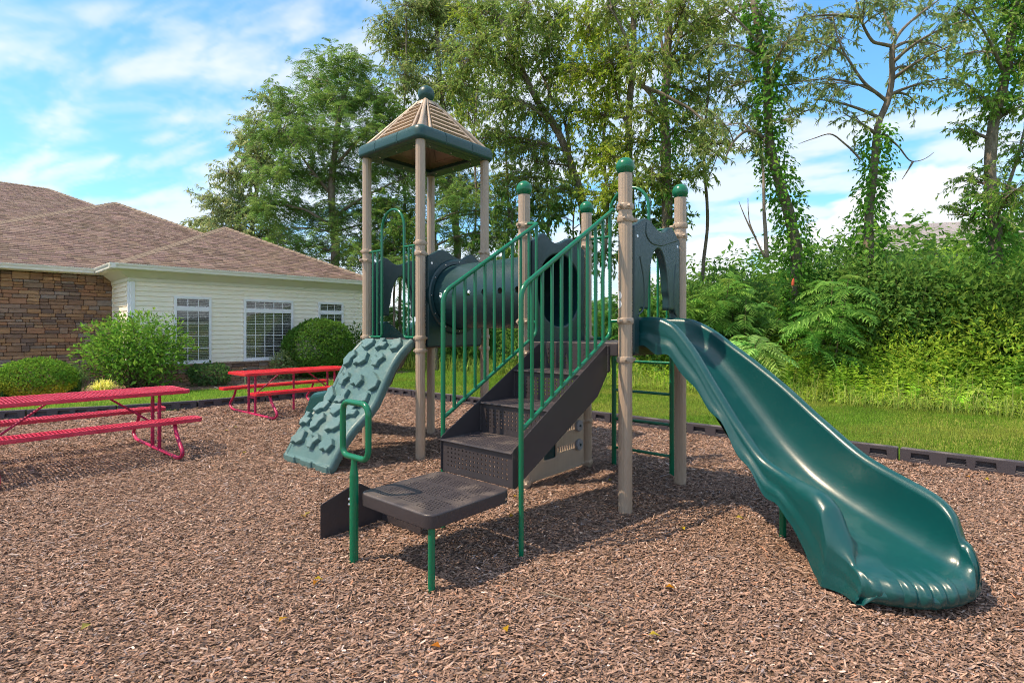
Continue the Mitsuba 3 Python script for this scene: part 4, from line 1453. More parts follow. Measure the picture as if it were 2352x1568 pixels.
def tint(rng, n, base, var=0.22, warm=0.10):
    c = np.asarray(base) * LEAF_GAIN * np.exp(rng.normal(0, var, (n, 1)))
    c = c * np.column_stack([np.exp(rng.normal(0, warm, n)), np.ones(n), np.exp(rng.normal(0, warm, n))])
    return c


def fronds(rng, b, d, length, base_col, pairs=9, lw=0.26, droop=0.5, wide=0.30):
    """Compound leaves: each a drooping midrib with pairs of leaflets."""
    n = len(b)
    d = nrmz(d)
    side = nrmz(np.cross(d, np.array([0, 0, 1.0]) + rng.normal(0, 0.25, (n, 3))))
    up = np.cross(side, d)
    length = np.broadcast_to(length, (n,))
    B_, D_, U_, L_, C_ = [], [], [], [], []
    col = tint(rng, n, base_col, 0.20, 0.08)
    for i in range(pairs):
        t = 0.18 + 0.80 * i / (pairs - 1)
        p = b + d * (length * t)[:, None] - np.array([0, 0, 1.0]) * (droop * length * t * t)[:, None]
        tang = nrmz(d - np.array([0, 0, 1.0]) * (2 * droop * t))
        ll = length * lw * (math.sin(math.pi * (0.18 + 0.70 * t)) + 0.12)
        for sg in (-1, 1):
            dd = nrmz(side * sg + tang * (0.28 + 0.35 * t) - np.array([0, 0, 0.22]) + rng.normal(0, 0.10, (n, 3)))
            B_.append(p)
            D_.append(dd)
            U_.append(nrmz(up + rng.normal(0, 0.15, (n, 3))))
            L_.append(ll)
            C_.append(col * np.exp(rng.normal(0, 0.10, (n, 1))))
    L_ = np.concatenate(L_)
    v, f, c = leaves2(np.vstack(B_), np.vstack(D_), np.vstack(U_), L_, L_ * wide, np.vstack(C_), 0.15, 0.12)
    # midribs as slim strips
    q = []
    for t in (0.0, 0.5, 1.0):
        p = b + d * (length * t)[:, None] - np.array([0, 0, 1.0]) * (droop * length * t * t)[:, None]
        q += [p - side * 0.004, p + side * 0.004]
    q = np.stack(q, 1).reshape(-1, 3)
    fq = (np.arange(n)[:, None, None] * 6 + np.array([[0, 1, 3], [0, 3, 2], [2, 3, 5], [2, 5, 4]])[None]).reshape(-1, 3)
    return np.vstack([v, q]), np.vstack([f, fq + len(v)]), np.vstack([c, np.repeat(col * 0.8, 6, 0)])


def tubes_fast(P, R, sides=4):
    """Many thin branches at once: P (n, k, 3), R (n, k)."""
    n, k, _ = P.shape
    t = nrmz(np.gradient(P, axis=1))
    ref = np.where(np.abs(t[:, :1, 2:]) < 0.9, np.array([0, 0, 1.0]), np.array([1.0, 0, 0]))
    a = nrmz(np.cross(t, np.broadcast_to(ref, t.shape)))
    b = np.cross(t, a)
    ang = np.arange(sides) * 2 * np.pi / sides
    v = P[:, :, None] + R[:, :, None, None] * (np.cos(ang)[None, None, :, None] * a[:, :, None] + np.sin(ang)[None, None, :, None] * b[:, :, None])
    i, j = np.meshgrid(np.arange(k - 1), np.arange(sides), indexing='ij')
    q = np.stack([i * sides + j, i * sides + (j + 1) % sides, (i + 1) * sides + (j + 1) % sides, (i + 1) * sides + j], -1).reshape(-1, 4)
    f = np.vstack([q[:, [0, 1, 2]], q[:, [0, 2, 3]]])
    f = (np.arange(n)[:, None, None] * (k * sides) + f[None]).reshape(-1, 3)
    return v.reshape(-1, 3), f


def bez(a, c, b, k):
    t = np.linspace(0, 1, k)[None, :, None]
    return (1 - t) ** 2 * a[:, None] + 2 * t * (1 - t) * c[:, None] + t * t * b[:, None]


def smooth_path(pts, per=6):
    pts = np.asarray(pts, float)
    s = np.concatenate([[0], np.cumsum(np.linalg.norm(np.diff(pts, axis=0), axis=1))])
    f = PCH(s, pts)
    return f(np.linspace(0, s[-1], per * (len(pts) - 1) + 1))


def tree(key, seed, Y, trunk, r0, limbs, clumps, col, text, cat='tree', leaf=(0.115, 0.036), dens=1.0, kind='simple', hang=0.5, ivy=(), ivy_n=1.0, gloss=True, group=None, bare=()):
    """trunk and limbs are drawn on the photograph's grid at depth Y (third number: metres nearer or farther); clumps: (x, y, radius px[, dY])."""
    g = np.random.default_rng(seed)
    pp = lambda q: at(q[0], q[1], Y + (q[2] if len(q) > 2 else 0.0))
    tr = [pp(q) for q in trunk]
    root = tr[0].copy()
    root[2] = hill(root) - 0.2
    if root[2] < tr[0][2] - 0.3:
        tr = [root] + tr
    path = smooth_path(tr)
    path = path + (meshkit.fbm(path * 0.8, 2, seed)[:, None] - 0.5) * np.array([0.12, 0.12, 0])
    rad = np.linspace(r0, r0 * 0.42, len(path))
    wood = MB().add(*tube(path, rad * (0.92 + 0.16 * meshkit.noise(path * 2.0, 3)), 12))
    put(f'{key}__trunk', wood, 'bark', True)
    skel_p, skel_r = [path], [rad]
    for lb in limbs:
        q = smooth_path([pp(x) for x in lb])
        q = q + (meshkit.fbm(q * 1.5, 2, seed + 1)[:, None] - 0.5) * 0.10
        rr_ = np.linspace(r0 * 0.32, r0 * 0.08, len(q))
        put(f'{key}__limb', MB().add(*tube(q, rr_, 8)), 'bark', True)
        skel_p.append(q)
        skel_r.append(rr_)
    for lb in bare:
        q = smooth_path([pp(x) for x in lb])
        put(f'{key}__dead_branch', MB().add(*tube(q, np.linspace(0.026, 0.006, len(q)), 6)), 'bark', True)
    SPt, SR = np.vstack(skel_p), np.concatenate(skel_r)
    br, lv = MB(), MB()
    for cl in clumps:
        x, y, rpx = cl[:3]
        dY = cl[3] if len(cl) > 3 else g.normal(0, 0.7)
        R = rpx * 1.38 * Y / F_
        c = at(x, y, Y + dY)
        dist = np.linalg.norm(SPt - c, axis=1) + 3.0 * np.maximum(0, SPt[:, 2] - c[2] + 0.15)
        k = np.argmin(dist)
        a0 = SPt[k]
        mid = 0.5 * (a0 + c) + np.array([0, 0, 0.18 * np.linalg.norm(c - a0)]) + g.normal(0, 0.1 * R, 3)
        tip = c + nrmz(c - a0) * R * 0.5 + np.array([0, 0, -0.1 * R])
        bp_ = bez(a0[None], mid[None], tip[None], 12)
        br.add(*tubes_fast(bp_, np.linspace(min(SR[k] * 0.7, 0.045), 0.008, 12)[None], 6))
        nt = max(8, int((27 if kind == 'simple' else 26) * dens * (R / 1.0) ** 1.5))
        t0 = g.uniform(0.25, 1.0, nt)
        s0 = bp_[0][(t0 * 11).astype(int)]
        e = nrmz(g.normal(0, 1, (nt, 3))) * (g.uniform(0.12, 1.1, (nt, 1)) ** 0.6) * R * np.array([1.05, 1.05, 0.85])
        e = c + e
        m_ = 0.5 * (s0 + e) + np.array([0, 0, 0.12 * R]) + g.normal(0, 0.08 * R, (nt, 3))
        e[:, 2] -= hang * 0.25 * R
        K = 8
        tw = bez(s0, m_, e, K)
        br.add(*tubes_fast(tw, np.linspace(0.009, 0.003, K)[None].repeat(nt, 0), 3))
        per = 24 if kind == 'simple' else 7
        tt = g.uniform(0.30, 1.0, (nt, per))
        ii = np.clip((tt * (K - 1)).astype(int), 0, K - 2)
        fr = tt * (K - 1) - ii
        rows_ = np.arange(nt)[:, None]
        b = (tw[rows_, ii] * (1 - fr[..., None]) + tw[rows_, ii + 1] * fr[..., None]).reshape(-1, 3)
        tg = (tw[rows_, ii + 1] - tw[rows_, ii]).reshape(-1, 3)
        n = len(b)
        d = nrmz(nrmz(tg) * 0.7 + g.normal(0, 0.65, (n, 3)) + np.array([0, 0, -hang]))
        if kind == 'simple':
            upv = nrmz(np.array([0, 0, 1.0]) + g.normal(0, 0.55, (n, 3)))
            L = leaf[0] * np.exp(g.normal(0, 0.22, n))
            lv.add(*leaves2(b, d, upv, L, L * leaf[1] / leaf[0], tint(g, n, col), 0.2, 0.15))
        else:
            d[:, 2] = g.normal(0.1, 0.55, n)
            lv.add(*fronds(g, b, d, leaf[0] * np.exp(g.normal(0, 0.15, n)), col, 6, 0.32, 0.5))
    label(put(f'{key}__branches', br, 'bark', True), 'thin branches and twigs', kind='stuff')
    put(f'{key}__crown', lv, 'leaf_gloss' if gloss else 'leaf_matte', False)
    if ivy:
        iv = MB()
        for (i0, i1) in ivy:
            zz_ = path[:, 2]
            sel = np.where((zz_ >= i0) & (zz_ <= i1))[0]
            n = int(ivy_n * 330 * (i1 - i0))
            k = g.choice(sel, n)
            nx = np.minimum(k + 1, len(path) - 1)
            w_ = g.random((n, 1))
            p0 = path[k] * w_ + path[nx] * (1 - w_)
            az = g.uniform(0, 2 * np.pi, n)
            out = np.stack([np.cos(az), np.sin(az), 0 * az], -1)
            dist = rad[k] + np.abs(g.normal(0, 0.13, n)) + 0.02 + 0.16 * meshkit.noise(p0 * 2.2, seed)
            b = p0 + out * dist[:, None]
            d = nrmz(out * 0.6 + np.array([0, 0, -0.7]) + g.normal(0, 0.5, (n, 3)))
            upv = nrmz(out + np.array([0, 0, 0.7]) + g.normal(0, 0.3, (n, 3)))
            iv.add(*leaves2(b, d, upv, 0.12 * np.exp(g.normal(0, 0.2, n)), 0.08, tint(g, n, (0.050, 0.115, 0.018)), 0.12, 0.1))
        put(f'{key}__ivy', iv, 'leaf_gloss', False)
    label(key, text, cat, group)


GREY_GREEN = (0.110, 0.142, 0.056)
MID_GREEN = (0.085, 0.136, 0.030)
DEEP_GREEN = (0.072, 0.122, 0.032)
YEL_GREEN = (0.125, 0.165, 0.022)

tree('ivy_clad_tree', 101, 13.4, [(2287, 600), (2284, 500), (2274, 400), (2280, 300), (2306, 190), (2322, 90), (2338, -80)], 0.17,
     [[(2290, 480), (2318, 420, 0.3), (2345, 330, 0.5), (2372, 210, 0.6)], [(2310, 180), (2270, 90, -0.3), (2225, 10, -0.4)]],
     [(2225, 30, 70), (2290, 10, 70), (2350, 40, 80), (2245, 120, 62), (2340, 150, 80), (2205, 190, 48), (2260, 230, 50), (2345, 250, 80), (2225, 300, 42), (2350, 340, 72), (2240, 420, 60), (2330, 440, 70), (2215, 490, 50), (2290, 540, 60), (2380, 480, 70)],
     MID_GREEN, 'tall ivy covered tree at the right edge of the view', ivy=((2.5, 5.0), (6.8, 10.5)), dens=1.25, ivy_n=1.2)
tree('forked_tree', 102, 13.0, [(1995, 600), (1996, 500), (2008, 390), (2016, 290), (2039, 233), (2049, 167), (2049, 108)], 0.135,
     [[(2049, 112), (2068, 74, 0.2), (2110, 35, 0.3), (2190, -20, 0.4)], [(2046, 106), (2010, 98, -0.2), (1982, 56, -0.3), (1968, 0, -0.3), (1960, -60, -0.3)], [(2042, 236), (2012, 212, -0.1), (1985, 190, -0.2), (1955, 148, -0.3), (1930, 100, -0.4), (1915, 30, -0.4)], [(1974, 42, -0.2), (1920, 34, -0.4), (1851, 42, -0.6)],
      [(2055, 80), (2030, 25, 0.3), (2012, -40, 0.4)], [(2049, 115), (2120, 95, 0.4), (2180, 120, 0.6)]],
     [(1880, 40, 62), (1935, 90, 60), (1890, 130, 50), (1985, 20, 60), (2060, 15, 60), (2130, 30, 52), (2120, 100, 55), (2175, 110, 44), (2085, 160, 48), (2145, 185, 42), (1925, 190, 52), (1890, 230, 42), (2100, 235, 42), (1960, 270, 46), (1840, 95, 40), (1850, 190, 40), (2195, 60, 40)],
     GREY_GREEN, 'forked tree with a bare curving trunk against the cloud right of the slide', ivy=((2.7, 6.2),), dens=0.80, ivy_n=1.15, leaf=(0.12, 0.033),
     bare=([(1975, 366), (1940, 330), (1905, 308), (1870, 318), (1834, 331)], [(2030, 308), (2062, 335), (2097, 371), (2145, 350)], [(2097, 371), (2080, 400), (2072, 412)]))
tree('twin_ivy_tree', 103, 13.6, [(1830, 590), (1814, 500), (1790, 417), (1769, 333), (1764, 250), (1763, 167), (1744, 83), (1730, -30)], 0.17,
     [[(1762, 590, -0.4), (1756, 480, -0.4), (1752, 380, -0.3), (1764, 280, -0.1)], [(1764, 330), (1720, 300, -0.3), (1690, 320, -0.4), (1664, 378, -0.5)], [(1764, 200), (1800, 150, 0.2), (1835, 110, 0.4)], [(1760, 140), (1715, 70, -0.2), (1660, 20, -0.3)]],
     [(1690, 30, 70), (1760, 40, 62), (1650, 110, 62), (1715, 140, 60), (1800, 110, 56), (1670, 200, 60), (1730, 240, 56), (1815, 190, 50), (1835, 260, 42), (1690, 290, 52), (1640, 270, 50), (1640, 350, 44), (1715, 345, 40), (1840, 60, 60)],
     GREY_GREEN, 'twin stemmed tree wrapped in ivy behind the top of the slide', ivy=((1.6, 9.5),), dens=1.0, ivy_n=1.45, leaf=(0.12, 0.034),
     bare=([(1757, 590), (1735, 545), (1720, 500), (1718, 455)], [(1735, 545), (1712, 500), (1697, 462)]))
tree('leaning_stem_tree', 104, 15.6, [(1530, 560), (1530, 479), (1530, 333), (1526, 250), (1532, 167), (1540, -60)], 0.21,
     [[(1527, 285), (1493, 217, -0.3), (1455, 167, -0.5), (1439, 96, -0.6), (1395, 10, -0.8)], [(1531, 190), (1514, 62, 0.2), (1480, -30, 0.3)], [(1464, 195, -0.3), (1555, 233, -0.5), (1639, 292, -0.8), (1690, 335, -0.9)], [(1532, 160), (1570, 60, 0.4), (1590, -30, 0.5)]],
     [(1400, 30, 75), (1470, 40, 75), (1560, 30, 75), (1620, 50, 75), (1430, 130, 70), (1580, 130, 70), (1490, 130, 62), (1600, 220, 66), (1480, 260, 60), (1570, 300, 62), (1450, 330, 60), (1620, 330, 50), (1510, 400, 60), (1590, 400, 46), (1440, 430, 60)],
     (0.110, 0.146, 0.038), 'tall tree with a leaning side stem behind the near tower', dens=1.55, leaf=(0.13, 0.042), ivy=((5.0, 8.5),), ivy_n=0.9)
tree('leaning_stem_tree_001', 105, 16.6, [(1447, 560), (1447, 470), (1443, 300), (1455, 125), (1450, -60)], 0.17,
     [[(1445, 300), (1410, 200, 0.2), (1375, 110, 0.3), (1340, 30, 0.4)]],
     [(1350, 60, 75), (1400, 150, 70), (1340, 170, 70), (1380, 260, 70), (1420, 370, 62), (1360, 360, 62), (1390, 450, 60)],
     YEL_GREEN, 'yellowish green tree left of the ivy hung trunk behind the handrails', dens=1.5, leaf=(0.125, 0.05))
tree('leaning_trunk_tree', 106, 18.2, [(1345, 560), (1336, 461), (1314, 386), (1282, 302), (1240, 240), (1195, 150), (1150, 40)], 0.20,
     [[(1310, 380), (1300, 290, 0.3), (1262, 210, 0.4), (1230, 120, 0.5), (1240, 10, 0.5)], [(1282, 302), (1200, 236, -0.4), (1120, 215, -0.6), (1050, 180, -0.8)]],
     [(1120, 30, 75), (1200, 30, 75), (1280, 40, 75), (1090, 120, 72), (1170, 130, 72), (1250, 130, 66), (1310, 160, 66), (1060, 200, 60), (1150, 230, 62), (1230, 250, 60), (1310, 270, 62), (1180, 330, 62), (1260, 370, 60), (1120, 320, 52), (1230, 440, 60), (1300, 440, 56), (1150, 420, 60)],
     (0.102, 0.142, 0.038), 'tree with a trunk leaning left above the tunnel', dens=1.6, leaf=(0.14, 0.042))
tree('feathery_tree', 107, 22.5, [(1050, 620), (1045, 480), (1030, 330), (1010, 180), (1000, -40)], 0.18,
     [[(1030, 330), (975, 240, 0.3), (920, 150, 0.4), (890, 80, 0.5)], [(1020, 250), (1080, 140, 0.2), (1120, 40, 0.2)]],
     [(905, 60, 60), (960, 25, 62), (1030, 30, 62), (920, 120, 62), (985, 110, 62), (1050, 120, 62), (940, 190, 60), (1010, 210, 60), (1075, 230, 56), (1000, 300, 60), (1060, 340, 60), (1090, 430, 60), (1030, 420, 60), (985, 20, 60), (1080, 40, 60)],
     GREY_GREEN, 'feathery grey green tree rising behind the canopy roof', dens=1.6, leaf=(0.17, 0.042), gloss=False)
tree('dense_compound_tree', 108, 21.5, [(770, 640), (768, 560), (762, 440), (772, 320), (790, 220)], 0.22,
     [[(765, 450), (700, 370, -0.4), (650, 300, -0.6)], [(768, 380), (840, 300, -0.2), (890, 230, 0)], [(766, 500), (860, 440, -0.6), (950, 400, -0.6)], [(766, 520), (690, 480, -0.8), (620, 460, -0.9)]],
     [(715, 175, 50), (765, 150, 50), (815, 165, 55), (670, 235, 56), (740, 230, 62), (810, 240, 62), (870, 220, 56), (640, 310, 56), (705, 310, 62), (775, 320, 62), (850, 310, 62), (910, 290, 52), (640, 390, 56), (700, 400, 62), (770, 410, 62), (840, 400, 62), (905, 380, 56), (960, 350, 50), (620, 470, 52), (690, 490, 62), (770, 500, 62), (850, 490, 62), (930, 460, 56), (600, 540, 44), (660, 560, 56), (740, 580, 60), (820, 580, 62), (900, 560, 62), (965, 520, 56)],
     DEEP_GREEN, 'dense dark green tree with compound leaves behind the building roof', dens=0.95, kind='compound', leaf=(0.40, 0.1))
tree('dense_compound_tree_001', 109, 19.5, [(1000, 640), (1000, 560), (990, 470), (985, 420)], 0.12,
     [[(990, 480), (1050, 440, 0), (1110, 430, 0)]],
     [(985, 410, 46), (1040, 460, 50), (1100, 490, 50), (1000, 540, 50), (1150, 540, 46), (1070, 560, 50), (1200, 500, 42), (950, 600, 50), (1010, 620, 56), (1090, 630, 56), (1180, 610, 50), (880, 620, 46)],
     DEEP_GREEN, 'small dark compound leaved tree between the canopy posts and the tunnel', dens=1.0, kind='compound', leaf=(0.36, 0.1))
tree('willow_like_tree', 110, 23.5, [(585, 640), (580, 520), (590, 400), (600, 300)], 0.13,
     [[(582, 500), (540, 440, 0), (510, 400, 0.1)], [(590, 400), (640, 320, 0.3), (660, 260, 0.4)]],
     [(608, 225, 30), (560, 320, 40), (525, 400, 40), (480, 460, 34), (600, 350, 50), (545, 490, 50), (630, 260, 40), (590, 290, 42), (655, 320, 46), (575, 350, 46), (555, 410, 46), (610, 390, 52), (535, 460, 42), (590, 470, 52), (500, 490, 36), (460, 505, 28), (550, 530, 52), (620, 550, 52), (500, 545, 40), (430, 510, 16), (445, 530, 22)],
     (0.135, 0.165, 0.078), 'pale willow leaved tree at the left end of the tree line', dens=1.35, leaf=(0.17, 0.040), gloss=False)


ST = [(1090, 20.0, 0.055, [(1085, 40, 60), (1110, 140, 60), (1075, 260, 56)], 'slender stemmed tree just right of the canopy roof'),
      (1165, 19.0, 0.06, [(1150, 60, 60), (1180, 180, 60), (1150, 300, 56), (1185, 400, 50)], 'slender stemmed tree above the left end of the tunnel'),
      (1390, 17.5, 0.07, [(1385, 60, 60), (1400, 200, 60), (1380, 320, 56), (1400, 430, 50)], 'slender stemmed tree left of the tall near post'),
      (1620, 16.0, 0.06, [(1620, 60, 60), (1640, 180, 60), (1610, 290, 50)], 'slender stemmed tree right of the rear near-tower post'),
      (925, 22.0, 0.07, [(920, 120, 60), (930, 260, 60), (915, 400, 56), (940, 500, 50)], 'slender stemmed tree behind the front canopy post'),
      (1255, 19.5, 0.06, [(1250, 60, 60), (1265, 200, 60), (1240, 340, 56), (1275, 470, 50)], 'slender stemmed tree above the right end of the tunnel')]
for i, (x, Yd, r_, cl, text) in enumerate(ST):
    tree('slender_tree' if i == 0 else f'slender_tree_{i:03d}', 160 + i, Yd, [(x - 6, 640), (x + 5, 500), (x - 3, 340), (x + 8, 180), (x + 4, -40)], r_, [[(x + 2, 420), (x + 35, 330, 0.3), (x + 50, 250, 0.4)]], cl, GREY_GREEN if i % 2 else YEL_GREEN, text, dens=0.9, leaf=(0.13, 0.042))
YT = [(905, 20.5, [(870, 470, 46), (920, 520, 46), (890, 580, 50), (950, 560, 44), (840, 560, 40)], 'young tree filling the gap between the canopy posts'),
      (1180, 18.5, [(1150, 470, 50), (1215, 520, 50), (1120, 540, 50), (1180, 590, 50), (1260, 580, 46), (1240, 480, 40)], 'young tree above the tunnel and left of the stair handrails'),
      (1320, 18.0, [(1290, 500, 46), (1345, 540, 50), (1310, 600, 50), (1390, 590, 46), (1370, 500, 40)], 'young tree behind the upper end of the handrails'),
      (1480, 16.5, [(1440, 510, 42), (1500, 500, 44), (1470, 560, 50), (1540, 570, 46), (1520, 450, 36), (1560, 500, 36)], 'young tree between the two right posts of the near tower')]
for i, (x, Yd, cl, text) in enumerate(YT):
    tree('young_tree' if i == 0 else f'young_tree_{i:03d}', 130 + i, Yd, [(x, 700), (x + 4, 600), (x - 5, 520), (x + 3, 460)], 0.05, [], cl, (0.058, 0.105, 0.024), text, dens=1.0, leaf=(0.15, 0.06))

# ------------------------------------------------------------------ shrubs
def shrub(key, seed, c, rx, ry, h, n, leaf, col, text, cat='shrub', lobes=7, shell=0.55, gloss=True, stems=16, up=0.6, col2=None, group=None, base=0.12, z0=None, rough=0.62, gain=0.70):
    g = np.random.default_rng(seed)
    c = np.asarray(c, float)
    c = np.array([c[0], c[1], hill(c) if z0 is None else z0])
    ph = g.uniform(0, 100, 3)
    u = nrmz(g.normal(0, 1, (n, 3)))
    bump = (1 - rough / 2) + rough * meshkit.fbm(u * 1.6 * lobes / 5 + ph, 3, seed)
    rad = (g.uniform(shell, 1.0, n) ** 0.7) * bump
    p = u * rad[:, None]
    q = np.column_stack([p[:, 0] * rx, p[:, 1] * ry, (p[:, 2] * 0.5 + 0.5) * h * (1 - base) + h * base])
    b = c + q
    out = 0.22 if rough < 0.3 else 0.75
    d = nrmz(u * np.array([out, out, out * 0.8]) + g.normal(0, 0.6, (n, 3)) + np.array([0, 0, up - 0.35]))
    upv = nrmz(u * (1.6 if rough < 0.3 else 1.0) + np.array([0, 0, 0.7]) + g.normal(0, 0.4, (n, 3)))
    L = leaf[0] * np.exp(g.normal(0, 0.22, n))
    col = np.asarray(col) * gain
    cc = tint(g, n, col)
    if col2 is not None:
        w = np.clip((0.55 - q[:, 2] / h) * 3 + (meshkit.fbm(b * 3, 2, seed) - 0.5) * 2, 0, 1)[:, None]
        cc = cc * (1 - w) + tint(g, n, col2) * w
    m = MB().add(*leaves2(b, d, upv, L, L * leaf[1] / leaf[0], cc, 0.2, 0.12))
    put(f'{key}__foliage', m, 'leaf_gloss' if gloss else 'leaf_matte', False)
    if stems:
        k = g.choice(n, stems)
        e = b[k]
        s0 = c + np.column_stack([g.normal(0, 0.12 * rx, stems), g.normal(0, 0.12 * ry, stems), np.full(stems, -0.05)])
        mid = s0 * 0.4 + e * 0.6
        mid[:, 2] = s0[:, 2] + (e[:, 2] - s0[:, 2]) * 0.45
        put(f'{key}__stems', MB().add(*tubes_fast(bez(s0, mid, e, 7), np.linspace(0.016, 0.005, 7)[None].repeat(stems, 0), 5)), 'stem', True)
    label(key, text, cat, group)


def bedpt(x, s_off):
    """A spot in the planting bed: on the sight line of x, at distance s_off in front of the wing wall's plane."""
    k = (x - CX_) / F_
    Yv = ((A_ + o_ * s_off) @ o_) / (k * o_[0] + o_[1])
    return np.array([k * Yv, Yv, 0.0])


p = bedpt(312, 0.95)
shrub('leafy_shrub', 201, p, 1.28, 0.85, 1.90, 5200, (0.105, 0.046), (0.085, 0.165, 0.026), 'big airy light green shrub at the corner of the siding and the stone wall', shell=0.22, stems=60, lobes=12, base=0.05, rough=0.95, gain=0.80)
p = bedpt(82, 1.1)
shrub('clipped_shrub', 202, p, 0.80, 0.60, 0.86, 7500, (0.055, 0.028), (0.075, 0.145, 0.020), 'low clipped shrub with yellowing lower leaves at the left edge', shell=0.80, lobes=5, col2=(0.16, 0.13, 0.02), base=0.0, rough=0.18, gain=0.78)
p = bedpt(733, 0.85)
shrub('round_shrub', 203, p, 1.07, 0.95, 1.82, 13500, (0.075, 0.036), (0.050, 0.105, 0.018), 'large rounded dark green shrub in front of the right window', shell=0.80, lobes=5, base=0.0, rough=0.20, gain=0.8)
p = bedpt(481, 1.15)
shrub('spreading_shrub', 204, p, 0.56, 0.48, 0.62, 1900, (0.070, 0.034), (0.055, 0.105, 0.035), 'low spreading shrub below the middle of the siding wall', shell=0.55, lobes=7, base=0.0, col2=None)
p = bedpt(655, 0.75)
shrub('variegated_shrub', 205, p, 0.44, 0.42, 0.86, 1500, (0.062, 0.030), (0.165, 0.200, 0.085), 'small pale green shrub under the wide window', shell=0.55, lobes=6, base=0.0)
p = bedpt(815, 0.6)
shrub('wall_shrub', 206, p, 0.40, 0.40, 1.70, 700, (0.10, 0.05), (0.05, 0.10, 0.02), 'thin dark shrub at the right corner of the siding wall', shell=0.3, lobes=6, base=0.05)


def grass_clump(key, seed, c, r_, h, n, col, text, wd=0.010, z=0.0):
    g = np.random.default_rng(seed)
    az = g.uniform(0, 2 * np.pi, n)
    lean = g.uniform(0.15, 1.0, n)
    b = np.column_stack([c[0] + g.normal(0, 0.07, n), c[1] + g.normal(0, 0.07, n), np.full(n, z)])
    out = np.stack([np.cos(az), np.sin(az), 0 * az], -1)
    e = b + out * (r_ * lean)[:, None] + Z_ * (h * (1.05 - 0.65 * lean) * g.uniform(0.7, 1.1, n))[:, None]
    m_ = b + out * (r_ * lean * 0.35)[:, None] + Z_ * (h * (1.1 - 0.3 * lean))[:, None]
    Pq = bez(b, m_, e, 6)
    side = np.stack([-np.sin(az), np.cos(az), 0 * az], -1)
    wv = wd * np.array([0.7, 1, 1, 0.85, 0.6, 0.1])
    v = np.stack([Pq - side[:, None] * wv[None, :, None] * 0.5, Pq + side[:, None] * wv[None, :, None] * 0.5], 2).reshape(n, 12, 3)
    f0 = np.vstack([[[2 * i, 2 * i + 1, 2 * i + 3], [2 * i, 2 * i + 3, 2 * i + 2]] for i in range(5)])
    f = (np.arange(n)[:, None, None] * 12 + f0[None]).reshape(-1, 3)
    put(key, MB().add(v.reshape(-1, 3), f, np.repeat(tint(g, n, col), 12, 0)), 'leaf_matte', False)
    label(key, text, 'ornamental grass')


grass_clump('grass_clump', 301, bedpt(236, 1.55), 0.36, 0.40, 260, (0.30, 0.30, 0.10), 'pale striped grass tuft in front of the big airy shrub', 0.016)
grass_clump('grass_clump_001', 302, bedpt(170, 0.75), 0.45, 0.75, 320, (0.055, 0.10, 0.035), 'dark upright grass between the clipped shrub and the big airy shrub')
grass_clump('grass_clump_002', 303, bedpt(8, 0.9), 0.35, 0.60, 220, (0.045, 0.085, 0.03), 'dark grass left of the clipped shrub at the picture edge')

# ------------------------------------------------------------------ the bank: sumacs, undergrowth, tall grass, lawn


def bank(w, v):
    q = C0 + UU * w + VV * v
    return np.array([q[0], q[1], float(hill(q))])


def sumac(key, seed, p, h, n, spread, col, text, ln=0.74):
    col = np.asarray(col) * 1.35
    g = np.random.default_rng(seed)
    ns = max(4, n // 14)
    base = p + np.column_stack([g.normal(0, 0.10, ns), g.normal(0, 0.10, ns), np.zeros(ns) - 0.05])
    top = p + np.column_stack([g.normal(0, spread * 0.5, ns), g.normal(0, spread * 0.5, ns), h * g.uniform(0.55, 1.0, ns)])
    mid = base * 0.5 + top * 0.5 + g.normal(0, 0.08, (ns, 3))
    st = bez(base, mid, top, 9)
    put(f'{key}__stems', MB().add(*tubes_fast(st, np.linspace(0.020, 0.008, 9)[None].repeat(ns, 0), 5)), 'stem', True)
    k = g.integers(0, ns, n)
    t = np.clip(1 - np.abs(g.normal(0, 0.30, n)), 0.22, 1)
    ii = np.clip((t * 8).astype(int), 0, 7)
    fr = (t * 8 - ii)[:, None]
    b = st[k, ii] * (1 - fr) + st[k, np.minimum(ii + 1, 8)] * fr
    az = g.uniform(0, 2 * np.pi, n)
    d = np.column_stack([np.cos(az) - UU[0] * 0.75, np.sin(az) - UU[1] * 0.75, g.uniform(0.25, 0.8, n)])
    put(f'{key}__fronds', MB().add(*fronds(g, b, d, ln * np.exp(g.normal(0, 0.18, n)), col, 11, 0.27, 0.62, 0.23)), 'leaf_gloss', False)
    label(key, text, 'sumac shrub')


def on_bank(x, w):
    """Spot on the sight line of column x that lies w metres beyond the lawn edge."""
    k = (x - CX_) / F_
    Yv = (w + C0 @ UU) / (k * UU[0] + UU[1])
    q = np.array([k * Yv, Yv, 0.0])
    q[2] = float(hill(q))
    return q


